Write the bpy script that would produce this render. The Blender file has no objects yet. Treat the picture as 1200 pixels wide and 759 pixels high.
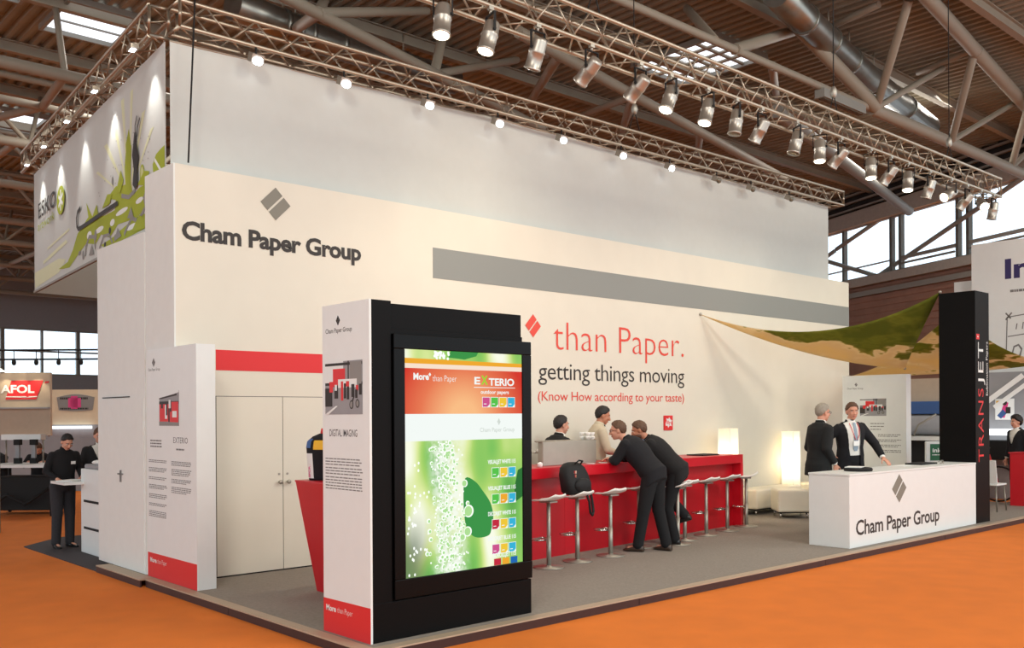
import bpy, bmesh, math, random
from math import sin, cos, pi, radians, atan2, sqrt
from mathutils import Vector, Matrix, geometry
random.seed(7)
SC = bpy.context.scene
COL = SC.collection
V = Vector

# ------------------------------------------------------------------ camera
YAW, ROLL, FPX, HOR = 0.8349, -0.0058, 1105.595, 485.947
cam_data = bpy.data.cameras.new('camera')
cam = bpy.data.objects.new('camera', cam_data)
COL.objects.link(cam)
_f = V((cos(YAW), sin(YAW), 0)); _r0 = V((sin(YAW), -cos(YAW), 0)); _u0 = V((0, 0, 1))
_r = cos(ROLL) * _r0 + sin(ROLL) * _u0
_u = -sin(ROLL) * _r0 + cos(ROLL) * _u0
M = Matrix((_r, _u, -_f)).transposed().to_4x4()
M.translation = V((-3.6787, -5.563, 1.6543))
cam.matrix_world = M
cam_data.sensor_width = 36.0
cam_data.lens = FPX / 1200 * 36.0
cam_data.shift_y = (HOR - 379.5) / 1200
cam_data.clip_end = 300
SC.camera = cam

# ------------------------------------------------------------------ world, light, exposure
world = bpy.data.worlds.new('overcast'); SC.world = world
world.use_nodes = True
bg = world.node_tree.nodes['Background']
bg.inputs['Color'].default_value = (0.80, 0.92, 1.0, 1)
bg.inputs['Strength'].default_value = 1.85
SC.view_settings.view_transform = 'Standard'
SC.view_settings.look = 'None'
SC.view_settings.gamma = 1.0
SC.view_settings.use_curve_mapping = False
SC.view_settings.exposure = 0.0


def area_light(loc, target, size, energy, color):  # unseen area light added under the roof for brightness, no fixture modelled
    d = bpy.data.lights.new('added_fill_light', 'AREA'); d.shape = 'SQUARE'; d.size = size
    d.energy = energy; d.color = color
    o = bpy.data.objects.new('added_fill_light', d); COL.objects.link(o)
    o.location = loc
    o.rotation_euler = (V(target) - V(loc)).to_track_quat('-Z', 'Y').to_euler()
    return o


area_light((-7, -6, 10.2), (2, 2, 0.6), 3.0, 650, (1, .93, .82))
area_light((4, -9, 10.2), (6, 2, 0.5), 3.0, 620, (1, .92, .80))
area_light((14, -8, 10.2), (10, 2, 0.5), 3.0, 420, (1, .92, .80))
area_light((6, 18, 10.3), (6, 18, 0), 4.0, 500, (1, .95, .88))
area_light((0, 34, 10.3), (0, 34, 0), 4.0, 700, (1, .95, .88))
area_light((24, 8, 10.3), (22, 4, 0), 3.0, 400, (1, .95, .88))


# ------------------------------------------------------------------ helpers
def lin(c):
    return tuple(((x / 255) / 12.92 if x / 255 <= .04045 else ((x / 255 + .055) / 1.055) ** 2.4) for x in c)


def mat(name, rgb, rough=.6, metal=0, noise=0, nscale=8, emit=0, bump=0, bscale=60, spec=.5, trans=0):
    m = bpy.data.materials.new(name); m.use_nodes = True
    nt = m.node_tree; b = nt.nodes['Principled BSDF']
    c = lin(rgb)
    b.inputs['Base Color'].default_value = (*c, 1)
    b.inputs['Roughness'].default_value = rough
    b.inputs['Metallic'].default_value = metal
    b.inputs['Specular IOR Level'].default_value = spec
    if trans:
        b.inputs['Transmission Weight'].default_value = trans
    if emit:
        b.inputs['Emission Color'].default_value = (*c, 1)
        b.inputs['Emission Strength'].default_value = emit
    if noise or bump:
        tc = nt.nodes.new('ShaderNodeTexCoord')
    if noise:
        n = nt.nodes.new('ShaderNodeTexNoise'); n.inputs['Scale'].default_value = nscale
        n.inputs['Detail'].default_value = 6
        nt.links.new(tc.outputs['Object'], n.inputs['Vector'])
        r = nt.nodes.new('ShaderNodeMapRange')
        r.inputs['From Min'].default_value = .25; r.inputs['From Max'].default_value = .75
        r.inputs['To Min'].default_value = 1 - noise; r.inputs['To Max'].default_value = 1 + noise
        nt.links.new(n.outputs['Fac'], r.inputs['Value'])
        mx = nt.nodes.new('ShaderNodeVectorMath'); mx.operation = 'SCALE'
        mx.inputs[0].default_value = c
        nt.links.new(r.outputs['Result'], mx.inputs['Scale'])
        nt.links.new(mx.outputs['Vector'], b.inputs['Base Color'])
    if bump:
        n2 = nt.nodes.new('ShaderNodeTexNoise'); n2.inputs['Scale'].default_value = bscale
        n2.inputs['Detail'].default_value = 4
        nt.links.new(tc.outputs['Object'], n2.inputs['Vector'])
        bp = nt.nodes.new('ShaderNodeBump'); bp.inputs['Strength'].default_value = bump
        bp.inputs['Distance'].default_value = .01
        nt.links.new(n2.outputs['Fac'], bp.inputs['Height'])
        nt.links.new(bp.outputs['Normal'], b.inputs['Normal'])
    return m


def emat(name, rgb, strength=1.0):
    m = bpy.data.materials.new(name); m.use_nodes = True
    nt = m.node_tree; nt.nodes.clear()
    e = nt.nodes.new('ShaderNodeEmission'); e.inputs['Color'].default_value = (*lin(rgb), 1)
    e.inputs['Strength'].default_value = strength
    o = nt.nodes.new('ShaderNodeOutputMaterial'); nt.links.new(e.outputs[0], o.inputs[0])
    return m


MT = dict(
    wall=mat('painted_partition', (222, 216, 200), .75, noise=.02, nscale=3, bump=.02),
    white=mat('white_laminate', (228, 231, 228), .45, noise=.015),
    cabin=mat('white_coated_board', (226, 228, 223), .6, noise=.02),
    fabric=mat('grey_white_banner_fabric', (200, 203, 198), .9, noise=.015, bump=.05, bscale=200),
    red=mat('red_gloss_panel', (196, 14, 32), .35, noise=.03),
    redprint=mat('red_print', (218, 34, 36), .5),
    orange_print=mat('vermilion_letters', (222, 70, 52), .5),
    grey=mat('grey_print', (137, 139, 134), .6),
    greyprint=mat('warm_grey_print', (128, 124, 112), .6),
    ink=mat('black_ink', (46, 40, 36), .6),
    inkgrey=mat('faint_grey_ink', (120, 118, 116), .7),
    black=mat('satin_black_panel', (9, 8, 8), .5, noise=.05, spec=.12),
    black2=mat('black_bezel', (6, 6, 6), .35, spec=.15),
    carpet=mat('taupe_carpet', (142, 134, 124), .95, noise=.13, nscale=45, bump=.4, bscale=300),
    orange=mat('orange_carpet', (222, 118, 28), .95, noise=.07, nscale=3, bump=.3, bscale=250),
    dcarpet=mat('dark_grey_carpet', (70, 64, 66), .95, noise=.1, nscale=60),
    sand=mat('pale_edge_strip', (178, 158, 134), .5, noise=.04),
    fascia=mat('dark_brown_fascia', (58, 34, 30), .5, noise=.06),
    steel=mat('brushed_steel', (168, 163, 152), .45, .7, noise=.04, nscale=30),
    alu=mat('aluminium_tube', (186, 174, 156), .42, .85, noise=.05),
    can=mat('polished_can', (178, 172, 162), .4, .8, noise=.05),
    roof=mat('brown_roof_sheet', (138, 132, 118), .8, noise=.12, nscale=1.2),
    tube=mat('brown_painted_steel', (150, 140, 124), .6, noise=.08, nscale=2),
    tubeg=mat('grey_painted_steel', (140, 138, 130), .6, noise=.05, nscale=2),
    duct=mat('galvanised_duct', (150, 148, 140), .35, .9, noise=.1, nscale=4),
    clad=mat('red_brown_cladding', (150, 112, 94), .8, noise=.15, nscale=1.5),
    dark=mat('dark_void', (40, 36, 33), .9, noise=.1),
    beam=mat('grey_beam', (168, 162, 152), .7, noise=.08),
    leather=mat('cream_leather', (236, 228, 208), .45, noise=.02, bump=.05, bscale=80),
    seatw=mat('white_stool_seat', (238, 236, 230), .3),
    suit=mat('black_suit_wool', (17, 17, 22), .9, noise=.12, nscale=30),
    suit2=mat('charcoal_suit_wool', (22, 21, 22), .9, noise=.12, nscale=30),
    suit3=mat('dark_green_black_wool', (20, 22, 22), .9, noise=.12, nscale=30),
    trous=mat('black_trousers', (13, 13, 16), .9, noise=.1, nscale=30),
    jeans=mat('dark_grey_trousers', (42, 42, 46), .85, noise=.15, nscale=30),
    shirtw=mat('white_shirt', (232, 230, 222), .8),
    shirtb=mat('blue_shirt', (150, 172, 205), .8),
    shirtk=mat('black_shirt', (16, 16, 19), .9, noise=.1, nscale=25),
    beige=mat('beige_shirt', (200, 186, 160), .85, noise=.04, nscale=20),
    tieb=mat('pale_blue_tie', (140, 158, 172), .5, noise=.1, nscale=60),
    tier=mat('red_tie', (190, 30, 40), .5),
    skin=mat('skin', (208, 150, 124), .55, noise=.05, nscale=20),
    skin2=mat('tanned_skin', (190, 128, 98), .55, noise=.05, nscale=20),
    hairk=mat('black_hair', (30, 25, 23), .6, bump=.5, bscale=120),
    hairb=mat('brown_hair', (92, 64, 44), .6, bump=.5, bscale=120),
    hairg=mat('grey_hair', (150, 142, 128), .6, noise=.15, nscale=30, bump=.5, bscale=120),
    beardm=mat('brown_beard', (96, 62, 44), .7, bump=.5, bscale=150),
    eyew=mat('eye_white', (225, 222, 215), .3),
    lip=mat('lips', (164, 88, 78), .5),
    shoe=mat('black_leather_shoe', (20, 18, 17), .35),
    shoebr=mat('brown_leather_shoe', (66, 52, 42), .4),
    chrome=mat('chrome', (215, 212, 208), .12, 1),
    glassd=mat('dark_lens', (30, 30, 32), .2),
    
    bulb=emat('lit_lamp_lens', (255, 244, 214), 9.0),
    bulbw=emat('lit_flood_lens', (240, 246, 255), 14.0),
    dull=mat('unlit_lamp_lens', (120, 112, 96), .2, .5),
    skyl=emat('daylit_skylight_pane', (244, 248, 255), 1.5),
    tubelight=emat('fluorescent_tube', (245, 250, 255), 2.0),
    cream=mat('cream_booth_wall', (222, 204, 172), .7, noise=.03),
    beigew=mat('beige_booth_wall', (186, 168, 146), .7, noise=.04),
    greyw=mat('grey_booth_wall', (150, 150, 152), .7, noise=.04),
    blue=mat('blue_band', (54, 92, 150), .5),
    green=mat('green_sign', (20, 96, 60), .5),
    navy=mat('navy_letter', (50, 40, 96), .5),
    lime=mat('lime_print', (158, 170, 36), .7, noise=.1, nscale=3),
    palelime=mat('pale_lime_print', (214, 216, 178), .7),
    olive=mat('pale_olive_print', (196, 200, 140), .7),
    greyp=mat('mid_grey_print', (140, 138, 134), .7),
    pink=mat('pink_print', (222, 60, 130), .5),
    yellow=mat('yellow_print', (240, 186, 40), .6),
    rubber=mat('black_rubber', (18, 18, 18), .8),
    bag=mat('black_nylon', (13, 13, 15), .7, noise=.15, nscale=40),
    beanm=mat('machine_steel', (172, 168, 156), .5, .3, noise=.06, nscale=6),
    porcelain=mat('white_porcelain', (238, 236, 230), .2),
    paper=mat('white_paper', (240, 240, 236), .8),
)


def glassmat(name, tint, gloss=.06, tr=.94):
    m = bpy.data.materials.new(name); m.use_nodes = True
    nt = m.node_tree; nt.nodes.clear()
    t = nt.nodes.new('ShaderNodeBsdfTransparent'); t.inputs[0].default_value = (*tint, 1)
    g = nt.nodes.new('ShaderNodeBsdfGlossy'); g.inputs['Roughness'].default_value = .05
    mx = nt.nodes.new('ShaderNodeMixShader'); mx.inputs[0].default_value = gloss
    o = nt.nodes.new('ShaderNodeOutputMaterial')
    nt.links.new(t.outputs[0], mx.inputs[1]); nt.links.new(g.outputs[0], mx.inputs[2])
    nt.links.new(mx.outputs[0], o.inputs[0])
    return m


def shade_mat():
    m = bpy.data.materials.new('white_paper_shade'); m.use_nodes = True
    nt = m.node_tree; nt.nodes.clear()
    a = nt.nodes.new('ShaderNodeBsdfTranslucent'); a.inputs[0].default_value = (.95, .9, .8, 1)
    d = nt.nodes.new('ShaderNodeBsdfDiffuse'); d.inputs[0].default_value = (.9, .86, .78, 1)
    x = nt.nodes.new('ShaderNodeMixShader'); x.inputs[0].default_value = .35; o = nt.nodes.new('ShaderNodeOutputMaterial')
    nt.links.new(a.outputs[0], x.inputs[1]); nt.links.new(d.outputs[0], x.inputs[2]); nt.links.new(x.outputs[0], o.inputs[0]); return m


MT['lampshade'] = shade_mat()
MT['glass'] = glassmat('window_glass', (.96, .98, 1))
ORG = {}


class MB:
    def __init__(s):
        s.v = []; s.f = []; s.mi = []; s.sm = []

    def add(s, vs, fs, mi=0, smooth=False):
        o = len(s.v); s.v += [tuple(p) for p in vs]
        for f in fs:
            s.f.append(tuple(o + i for i in f)); s.mi.append(mi); s.sm.append(smooth)
        return s

    def box(s, x0, y0, z0, x1, y1, z1, mi=0):
        p = [(x0, y0, z0), (x1, y0, z0), (x1, y1, z0), (x0, y1, z0), (x0, y0, z1), (x1, y0, z1), (x1, y1, z1), (x0, y1, z1)]
        return s.add(p, [(0, 3, 2, 1), (4, 5, 6, 7), (0, 1, 5, 4), (1, 2, 6, 5), (2, 3, 7, 6), (3, 0, 4, 7)], mi)

    def obox(s, c, ax, h, mi=0):
        c = V(c); a = [V(q) for q in ax]
        p = [c + a[0] * h[0] * i + a[1] * h[1] * j + a[2] * h[2] * k for i, j, k in
             [(-1, -1, -1), (1, -1, -1), (1, 1, -1), (-1, 1, -1), (-1, -1, 1), (1, -1, 1), (1, 1, 1), (-1, 1, 1)]]
        return s.add(p, [(0, 3, 2, 1), (4, 5, 6, 7), (0, 1, 5, 4), (1, 2, 6, 5), (2, 3, 7, 6), (3, 0, 4, 7)], mi)

    def rings(s, rings, mi=0, caps=True, smooth=True):
        n = len(rings[0]); o = []
        for r in rings: o += list(r)
        fs = []
        for i in range(len(rings) - 1):
            for j in range(n):
                fs.append((i * n + j, i * n + (j + 1) % n, (i + 1) * n + (j + 1) % n, (i + 1) * n + j))
        s.add(o, fs, mi, smooth)
        if caps:
            b = len(s.v) - len(o)
            s.f.append(tuple(b + j for j in reversed(range(n)))); s.mi.append(mi); s.sm.append(False)
            e = b + (len(rings) - 1) * n
            s.f.append(tuple(e + j for j in range(n))); s.mi.append(mi); s.sm.append(False)
        return s

    def tube(s, p, q, r, n=8, r2=None, mi=0):
        p = V(p); q = V(q); d = (q - p).normalized(); r2 = r if r2 is None else r2
        u = d.orthogonal().normalized(); w = d.cross(u)
        ring = lambda c, rr: [c + (u * cos(2 * pi * k / n) + w * sin(2 * pi * k / n)) * rr for k in range(n)]
        return s.rings([ring(p, r), ring(q, r2)], mi)

    def pipe(s, pts, r, n=8, mi=0):
        pts = [V(p) for p in pts]; rs = []
        u = None
        for i, p in enumerate(pts):
            d = (pts[min(i + 1, len(pts) - 1)] - pts[max(i - 1, 0)]).normalized()
            u = d.orthogonal().normalized() if u is None else (u - d * u.dot(d)).normalized()
            w = d.cross(u)
            rs.append([p + (u * cos(2 * pi * k / n) + w * sin(2 * pi * k / n)) * r for k in range(n)])
        return s.rings(rs, mi)

    def lathe(s, prof, c=(0, 0, 0), n=20, mi=0):
        c = V(c)
        return s.rings([[c + V((r * cos(2 * pi * k / n), r * sin(2 * pi * k / n), z)) for k in range(n)] for r, z in prof], mi)

    def ell(s, c, rad, ax=None, n=14, m=9, mi=0):
        c = V(c); ax = ax or (V((1, 0, 0)), V((0, 1, 0)), V((0, 0, 1)))
        rs = []
        for i in range(1, m):
            t = -pi / 2 + pi * i / m
            rs.append([c + ax[0] * (rad[0] * cos(t) * cos(2 * pi * k / n)) + ax[1] * (rad[1] * cos(t) * sin(2 * pi * k / n)) + ax[2] * (rad[2] * sin(t)) for k in range(n)])
        return s.rings(rs, mi)

    def cap(s, p, q, r1, r2, n=12, mi=0):
        p = V(p); q = V(q); d = (q - p)
        if d.length < 1e-6: return s.ell(p, (r1, r1, r1))
        d.normalize(); u = d.orthogonal().normalized(); w = d.cross(u); rs = []
        ring = lambda c, rr: [c + (u * cos(2 * pi * k / n) + w * sin(2 * pi * k / n)) * rr for k in range(n)]
        for a in (80, 50, 20): rs.append(ring(p - d * r1 * sin(radians(a)), r1 * cos(radians(a))))
        for a in (20, 50, 80): rs.append(ring(q + d * r2 * sin(radians(a)), r2 * cos(radians(a))))
        return s.rings(rs, mi)

    def poly(s, pts2, O, U, W, mi=0, t=0.002):
        """flat polygon given in (u, w) on the plane O + u U + w W, with a little thickness"""
        O = V(O); U = V(U); W = V(W); N = U.cross(W).normalized()
        n = len(pts2)
        tri = geometry.tessellate_polygon([[V((a, b, 0)) for a, b in pts2]])
        top = [O + U * a + W * b + N * t for a, b in pts2]
        bot = [O + U * a + W * b for a, b in pts2]
        fs = []
        for a, b, c in tri:
            x = (V((*pts2[b], 0)) - V((*pts2[a], 0))).cross(V((*pts2[c], 0)) - V((*pts2[a], 0))).z
            f = (a, b, c) if x > 0 else (a, c, b)
            fs.append(f)
        area = sum(pts2[i][0] * pts2[(i + 1) % n][1] - pts2[(i + 1) % n][0] * pts2[i][1] for i in range(n))
        s.add(top, fs, mi)
        o = len(s.v) - n
        s.v += [tuple(p) for p in bot]
        for i in range(n):
            j = (i + 1) % n
            q = (o + i, o + n + i, o + n + j, o + j)
            s.f.append(q if area > 0 else tuple(reversed(q))); s.mi.append(mi); s.sm.append(False)
        return s

    def mesh(s, name, mats, org=(0, 0, 0)):
        me = bpy.data.meshes.new(name); o = V(org)
        me.from_pydata([tuple(V(p) - o) for p in s.v], [], s.f)
        for m in (mats if isinstance(mats, (list, tuple)) else [mats]): me.materials.append(m)
        me.polygons.foreach_set('material_index', s.mi)
        me.polygons.foreach_set('use_smooth', s.sm)
        me.update()
        return me

    def build(s, name, mats, parent=None, bevel=0, local=False):
        org = V((0, 0, 0)) if (parent is None or local) else ORG[parent.name]
        me = s.mesh(name, mats, org)
        o = bpy.data.objects.new(name, me); COL.objects.link(o)
        if parent is not None: o.parent = parent
        ORG[o.name] = org
        if bevel:
            b = o.modifiers.new('edge', 'BEVEL'); b.width = bevel; b.segments = 2; b.limit_method = 'ANGLE'
        return o


def tag(o, label, cat, group=None, kind=None):
    o['label'] = label; o['category'] = cat
    if group: o['group'] = group
    if kind: o['kind'] = kind
    return o


def thing(name, label, cat, loc=(0, 0, 0), group=None, kind=None, rz=0):
    o = bpy.data.objects.new(name, None); COL.objects.link(o)
    o.location = loc; o.rotation_euler = (0, 0, rz); o.empty_display_size = .1
    ORG[o.name] = V(loc)
    return tag(o, label, cat, group, kind)


def structure(o):
    o['kind'] = 'structure'; return o


def link_mesh(name, me, parent, loc=(0, 0, 0), rot=None, scale=None):
    o = bpy.data.objects.new(name, me); COL.objects.link(o); o.parent = parent
    o.location = V(loc)
    if rot is not None: o.rotation_euler = rot
    if scale is not None: o.scale = scale
    ORG[o.name] = V((0, 0, 0))
    return o


def copy_tree(o, parent=None):
    c = o.copy(); COL.objects.link(c)
    if parent is not None: c.parent = parent
    for ch in list(o.children): copy_tree(ch, c)
    return c


# unit bar along +Z, length 1, radius 1: shared by all truss braces of one radius
_bars = {}


def bar(name, p, q, r, m, parent, n=6):
    """one straight tube as an own object, the mesh shared between bars of equal radius and material"""
    key = (r, m.name, n)
    if key not in _bars:
        b = MB(); b.tube((0, 0, 0), (0, 0, 1), r, n); _bars[key] = b.mesh(name, m)
    org = ORG[parent.name] if parent is not None else V((0, 0, 0))
    p = V(p); q = V(q); d = q - p
    o = bpy.data.objects.new(name, _bars[key]); COL.objects.link(o)
    if parent is not None: o.parent = parent
    o.location = p - org
    o.rotation_euler = d.to_track_quat('Z', 'Y').to_euler()
    o.scale = (1, 1, d.length)
    ORG[o.name] = org
    return o


# ---- lettering
def text_mesh(body, bold=0.0, spacing=1.0, italic=0.0):
    c = bpy.data.curves.new('lettering', 'FONT'); c.body = body; c.size = 1; c.offset = bold
    c.space_character = spacing; c.shear = italic; c.resolution_u = 3
    o = bpy.data.objects.new('lettering', c); COL.objects.link(o)
    dg = bpy.context.evaluated_depsgraph_get()
    me = bpy.data.meshes.new_from_object(o.evaluated_get(dg))
    bpy.data.objects.remove(o); bpy.data.curves.remove(c)
    return me


def text(body, m, parent, O, U, W, width, cap, bold=0.0, spacing=1.0, italic=0.0, name='lettering'):
    """O: baseline left; U right, W up (unit vectors); width of the inked text; cap: height of a capital"""
    me = text_mesh(body, bold, spacing, italic)
    xs = [v.co.x for v in me.vertices]
    x0, x1 = min(xs), max(xs)
    O = V(O); U = V(U); W = V(W); org = ORG[parent.name] if parent else V((0, 0, 0))
    sx = width / (x1 - x0); sy = cap / .729
    for v in me.vertices:
        x, y = v.co.x, v.co.y
        v.co = O + U * ((x - x0) * sx) + W * (y * sy) - org
    N = U.cross(W)
    me.materials.clear(); me.materials.append(m)
    me.update()
    if me.polygons and me.polygons[0].normal.dot(N) < 0: me.flip_normals()
    o = bpy.data.objects.new(name, me); COL.objects.link(o); o.parent = parent
    if parent: ORG[o.name] = org
    return o


X, Y, Z = V((1, 0, 0)), V((0, 1, 0)), V((0, 0, 1))


def diamond(parent, O, U, W, w, h, m, name='diamond_logo'):
    """two stacked parallelograms of a lozenge split by a thin diagonal gap; O is the centre"""
    g = .045
    b = MB()
    # lozenge corners: T, R, B, L ; split from the middle of L-B to the middle of T-R
    T, R_, B, L = (0, .5), (.5, 0), (0, -.5), (-.5, 0)
    mx = lambda a, c, t: (a[0] + (c[0] - a[0]) * t, a[1] + (c[1] - a[1]) * t)
    up = [T, L, mx(L, B, .5 - g), mx(T, R_, .5 - g)]
    dn = [mx(T, R_, .5 + g), mx(L, B, .5 + g), B, R_]
    for q in (up, dn):
        b.poly([(a * w, c * h) for a, c in q], O, U, W, 0, .002)
    return b.build(name, m, parent)


def lines(parent, O, U, W, w, rows, lead, th, m, ragged=.25, name='body_copy'):
    """small print: rows of short word strokes too small to read"""
    b = MB()
    for i in range(rows):
        x = 0; end = w * (1 - (random.random() * ragged if i == rows - 1 else random.random() * .06))
        while x < end - .01:
            l = min(random.uniform(.018, .07), end - x)
            b.poly([(x, -i * lead), (x + l, -i * lead), (x + l, -i * lead + th), (x, -i * lead + th)], O, U, W, 0, .001)
            x += l + .01
    o = b.build(name, m, parent); o['kind'] = 'stuff'
    return o


def print_picture(parent, O, U, W, w, h, rects, mats, name='printed_photo'):
    """flat print: a ground rectangle and coloured patches in 0..1 coordinates"""
    b = MB()
    b.poly([(0, 0), (w, 0), (w, h), (0, h)], O, U, W, 0, .002)
    N = U.cross(W)
    for i, (mi, pts) in enumerate(rects):
        b.poly([(a * w, c * h) for a, c in pts], V(O) + N * (.0022 + .00012 * i), U, W, mi, .0005)
    return b.build(name, mats, parent)


def rc(x0, y0, x1, y1): return [(x0, y0), (x1, y0), (x1, y1), (x0, y1)]
# ------------------------------------------------------------------ hall: floor, roof deck, walls, windows
b = MB(); b.box(-40, -16, -.2, 60, 62, -.08)
structure(b.build('floor', MT['orange']))
b = MB(); b.poly([(-.03, 5.3), (6, 5.5), (6, 9.2), (.6, 8.9), (-.05, 8.2)], (0, 0, -.08), X, Y, 0, .012)
tag(b.build('carpet', MT['dcarpet']), 'dark grey carpet laid on the orange floor beside the tall white cabin', 'carpet')

ceil = MB()
xs = []
x = -24.0; k = 0
prof = []
while x < 57:
    prof += [(x, 11.0), (x + .11, 11.0), (x + .15, 11.09), (x + .26, 11.09)]
    x += .30
v = []; f = []
ywall = lambda q: -13 if q < 27.4 else 15.22 + (q - 34.45) * 2.206      # the deck ends at the window wall
xwall = lambda q: 27.4 if q < -.3 else 34.45 + (q - 15.22) / 2.206
for i, (px, pz) in enumerate(prof):
    v += [(px, min(57.9, ywall(px)), pz), (px, 58, pz)]
for i in range(len(prof) - 1):
    f.append((2 * i, 2 * i + 1, 2 * i + 3, 2 * i + 2))
ceil.add(v, f)
ceiling = structure(ceil.build('ceiling', MT['roof']))
b = MB(); b.poly([(-24, -13), (27.4, -13), (27.4, -.3), (53.8, 57.9), (-24, 57.9)], (0, 0, 11.12), X, Y, 0, .08); b.build('roof_slab', MT['dark'], ceiling)
for py in (-7, -3.6, -.3, 3.1, 6.5, 9.9, 13.3, 16.7, 20.1, 23.5, 26.9, 30.3, 33.7, 37.1, 40.5, 43.9, 47.3, 50.7, 54.1):
    b = MB(); b.box(-24, py - .09, 10.72, xwall(py) - .1, py + .09, 10.75); b.box(-24, py - .02, 10.75, xwall(py) - .1, py + .02, 10.97)
    b.box(-24, py - .09, 10.97, xwall(py) - .1, py + .09, 11.0)
    b.build('purlin', MT['tube'], ceiling)

# skylights let into the deck
for i, (x0, y0, x1, y1, lb) in enumerate([
    (3.15, 16.5, 4.75, 18.5, 'large bright skylight with a glazing bar above the left truss'),
    (3.9, 25.7, 5.3, 27.8, 'bright skylight further back, cut by the left picture edge'),
    (1.9, 15.4, 2.3, 17.3, 'narrow sliver of skylight beside the large left one'),
    (15.6, 8.2, 17.7, 10.8, 'skylight seen broken up behind tubes above the front lighting truss')]):
    t = thing('skylight', lb, 'skylight', (x0, y0, 10.9))
    b = MB()
    for (a0, b0, a1, b1) in ((x0 - .08, y0 - .08, x1 + .08, y0), (x0 - .08, y1, x1 + .08, y1 + .08), (x0 - .08, y0, x0, y1), (x1, y0, x1 + .08, y1)):
        b.box(a0, b0, 10.86, a1, b1, 11.0)
    b.build('skylight_frame', MT['tubeg'], t)
    b = MB(); b.box(x0, y0, 10.97, x1, y1, 10.985); b.build('pane', MT['skyl'], t)
    if x1 - x0 > 1:
        b = MB(); ym = y0 + (y1 - y0) * .68; b.box(x0, ym - .02, 10.93, x1, ym + .02, 10.97); b.build('glazing_bar', MT['tubeg'], t)
        if i == 3:
            for fx in (.25, .5, .75):
                bar('glazing_bar', (x0 + (x1 - x0) * fx, y0, 10.94), (x0 + (x1 - x0) * fx, y1, 10.94), .05, MT['tube'], t)
            for fy in (.25, .5):
                bar('glazing_bar', (x0, y0 + (y1 - y0) * fy, 10.94), (x1, y0 + (y1 - y0) * fy, 10.94), .05, MT['tube'], t)

# window wall on the right, along W1 + t*DW
W1 = V((34.45, 15.22, 0)); DW = V((-.413, -.911, 0)).normalized(); NW = V((-DW.y, DW.x, 0))   # DW towards the camera side
if NW.x > 0: NW = -NW


def wp(t, z, n=0): return W1 + DW * t + NW * n + Z * z


wr = MB()
wr.obox(wp(-15, 3.6, -.15), (DW, NW, Z), (31.5, .1, 3.6))
wr.obox(wp(-31, 9.2, -.15), (DW, NW, Z), (15.5, .1, 2.0))
wall_r = structure(wr.build('wall_right', MT['clad']))
b = MB()
zz = .0
while zz < 6.9:            # horizontal corrugation of the cladding
    b.obox(wp(1, zz + .1, -.03), (DW, NW, Z), (16, .03, .06)); zz += .26
o = b.build('cladding_rib', MT['clad'], wall_r); o['kind'] = 'stuff'
b = MB(); b.obox(wp(1, 7.1, .1), (DW, NW, Z), (16, .2, .17)); b.build('sill_beam', MT['beam'], wall_r)
b = MB(); b.obox(wp(1, 6.62, .05), (DW, NW, Z), (16, .12, .1)); b.build('cladding_rail', MT['tubeg'], wall_r)
b = MB(); b.obox(wp(1, 9.8, .1), (DW, NW, Z), (16, .22, .3)); b.build('head_beam', MT['beam'], wall_r)
b = MB(); b.obox(wp(1, 10.6, -.1), (DW, NW, Z), (16, .1, .5)); b.build('upper_panel', MT['dark'], wall_r)
for zz in (10.25, 10.55, 10.85):
    b = MB(); b.obox(wp(1, zz, .2), (DW, NW, Z), (16, .06, .04)); b.build('roof_rail', MT['tubeg'], wall_r)
edges = [-15, -12, -8.7, -5.4, -2.3, .3, 3.27, 3.8, 6.8, 7.3, 10.3, 10.8, 13.8, 17]
n = 0
for a, c in zip(edges[:-1], edges[1:]):
    n += 1
    fr = MB()
    for tt in (a, c): fr.obox(wp(tt, 8.4, 0), (DW, NW, Z), (.07, .09, 1.15))
    for zz in (7.3, 9.52): fr.obox(wp((a + c) / 2, zz, 0), (DW, NW, Z), ((c - a) / 2, .08, .05))
    wd = structure(fr.build('window_%d' % n, MT['tubeg']))
    if c - a > 1:
        q = MB(); q.obox(wp((a + c) / 2, 7.78, .02), (DW, NW, Z), ((c - a) / 2, .06, .06 if a > 3 else .02)); q.build('transom', MT['tubeg'], wd)
        if a > 3:
            q = MB(); q.obox(wp((a + c) / 2 - .0, 7.55, .1), (DW, (NW + Z * .5).normalized(), (Z - NW * .5).normalized()), ((c - a) / 2 - .1, .03, .03)); q.build('vent_rail', MT['tubeg'], wd)
    q = MB(); q.obox(wp((a + c) / 2, 8.4, -.02), (DW, NW, Z), ((c - a) / 2, .006, 1.1)); q.build('pane', MT['glass'], wd)
t = thing('wall_brace', 'grey diagonal wind braces crossing the high windows behind the stand', 'brace', wp(3.27, 7.2, .3))
for p, q in (((34.32, 15.34, 8.76), (33.59, 13.04, 9.57)), ((33.58, 13.04, 7.3), (30.0, 5.9, 9.62)), ((33.58, 13.05, 7.25), (35.3, 18.4, 9.3)), ((34.3, 15.4, 8.7), (35.6, 19.2, 7.3))):
    bar('brace_tube', p, q, .09, MT['tubeg'], t, 8)

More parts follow.
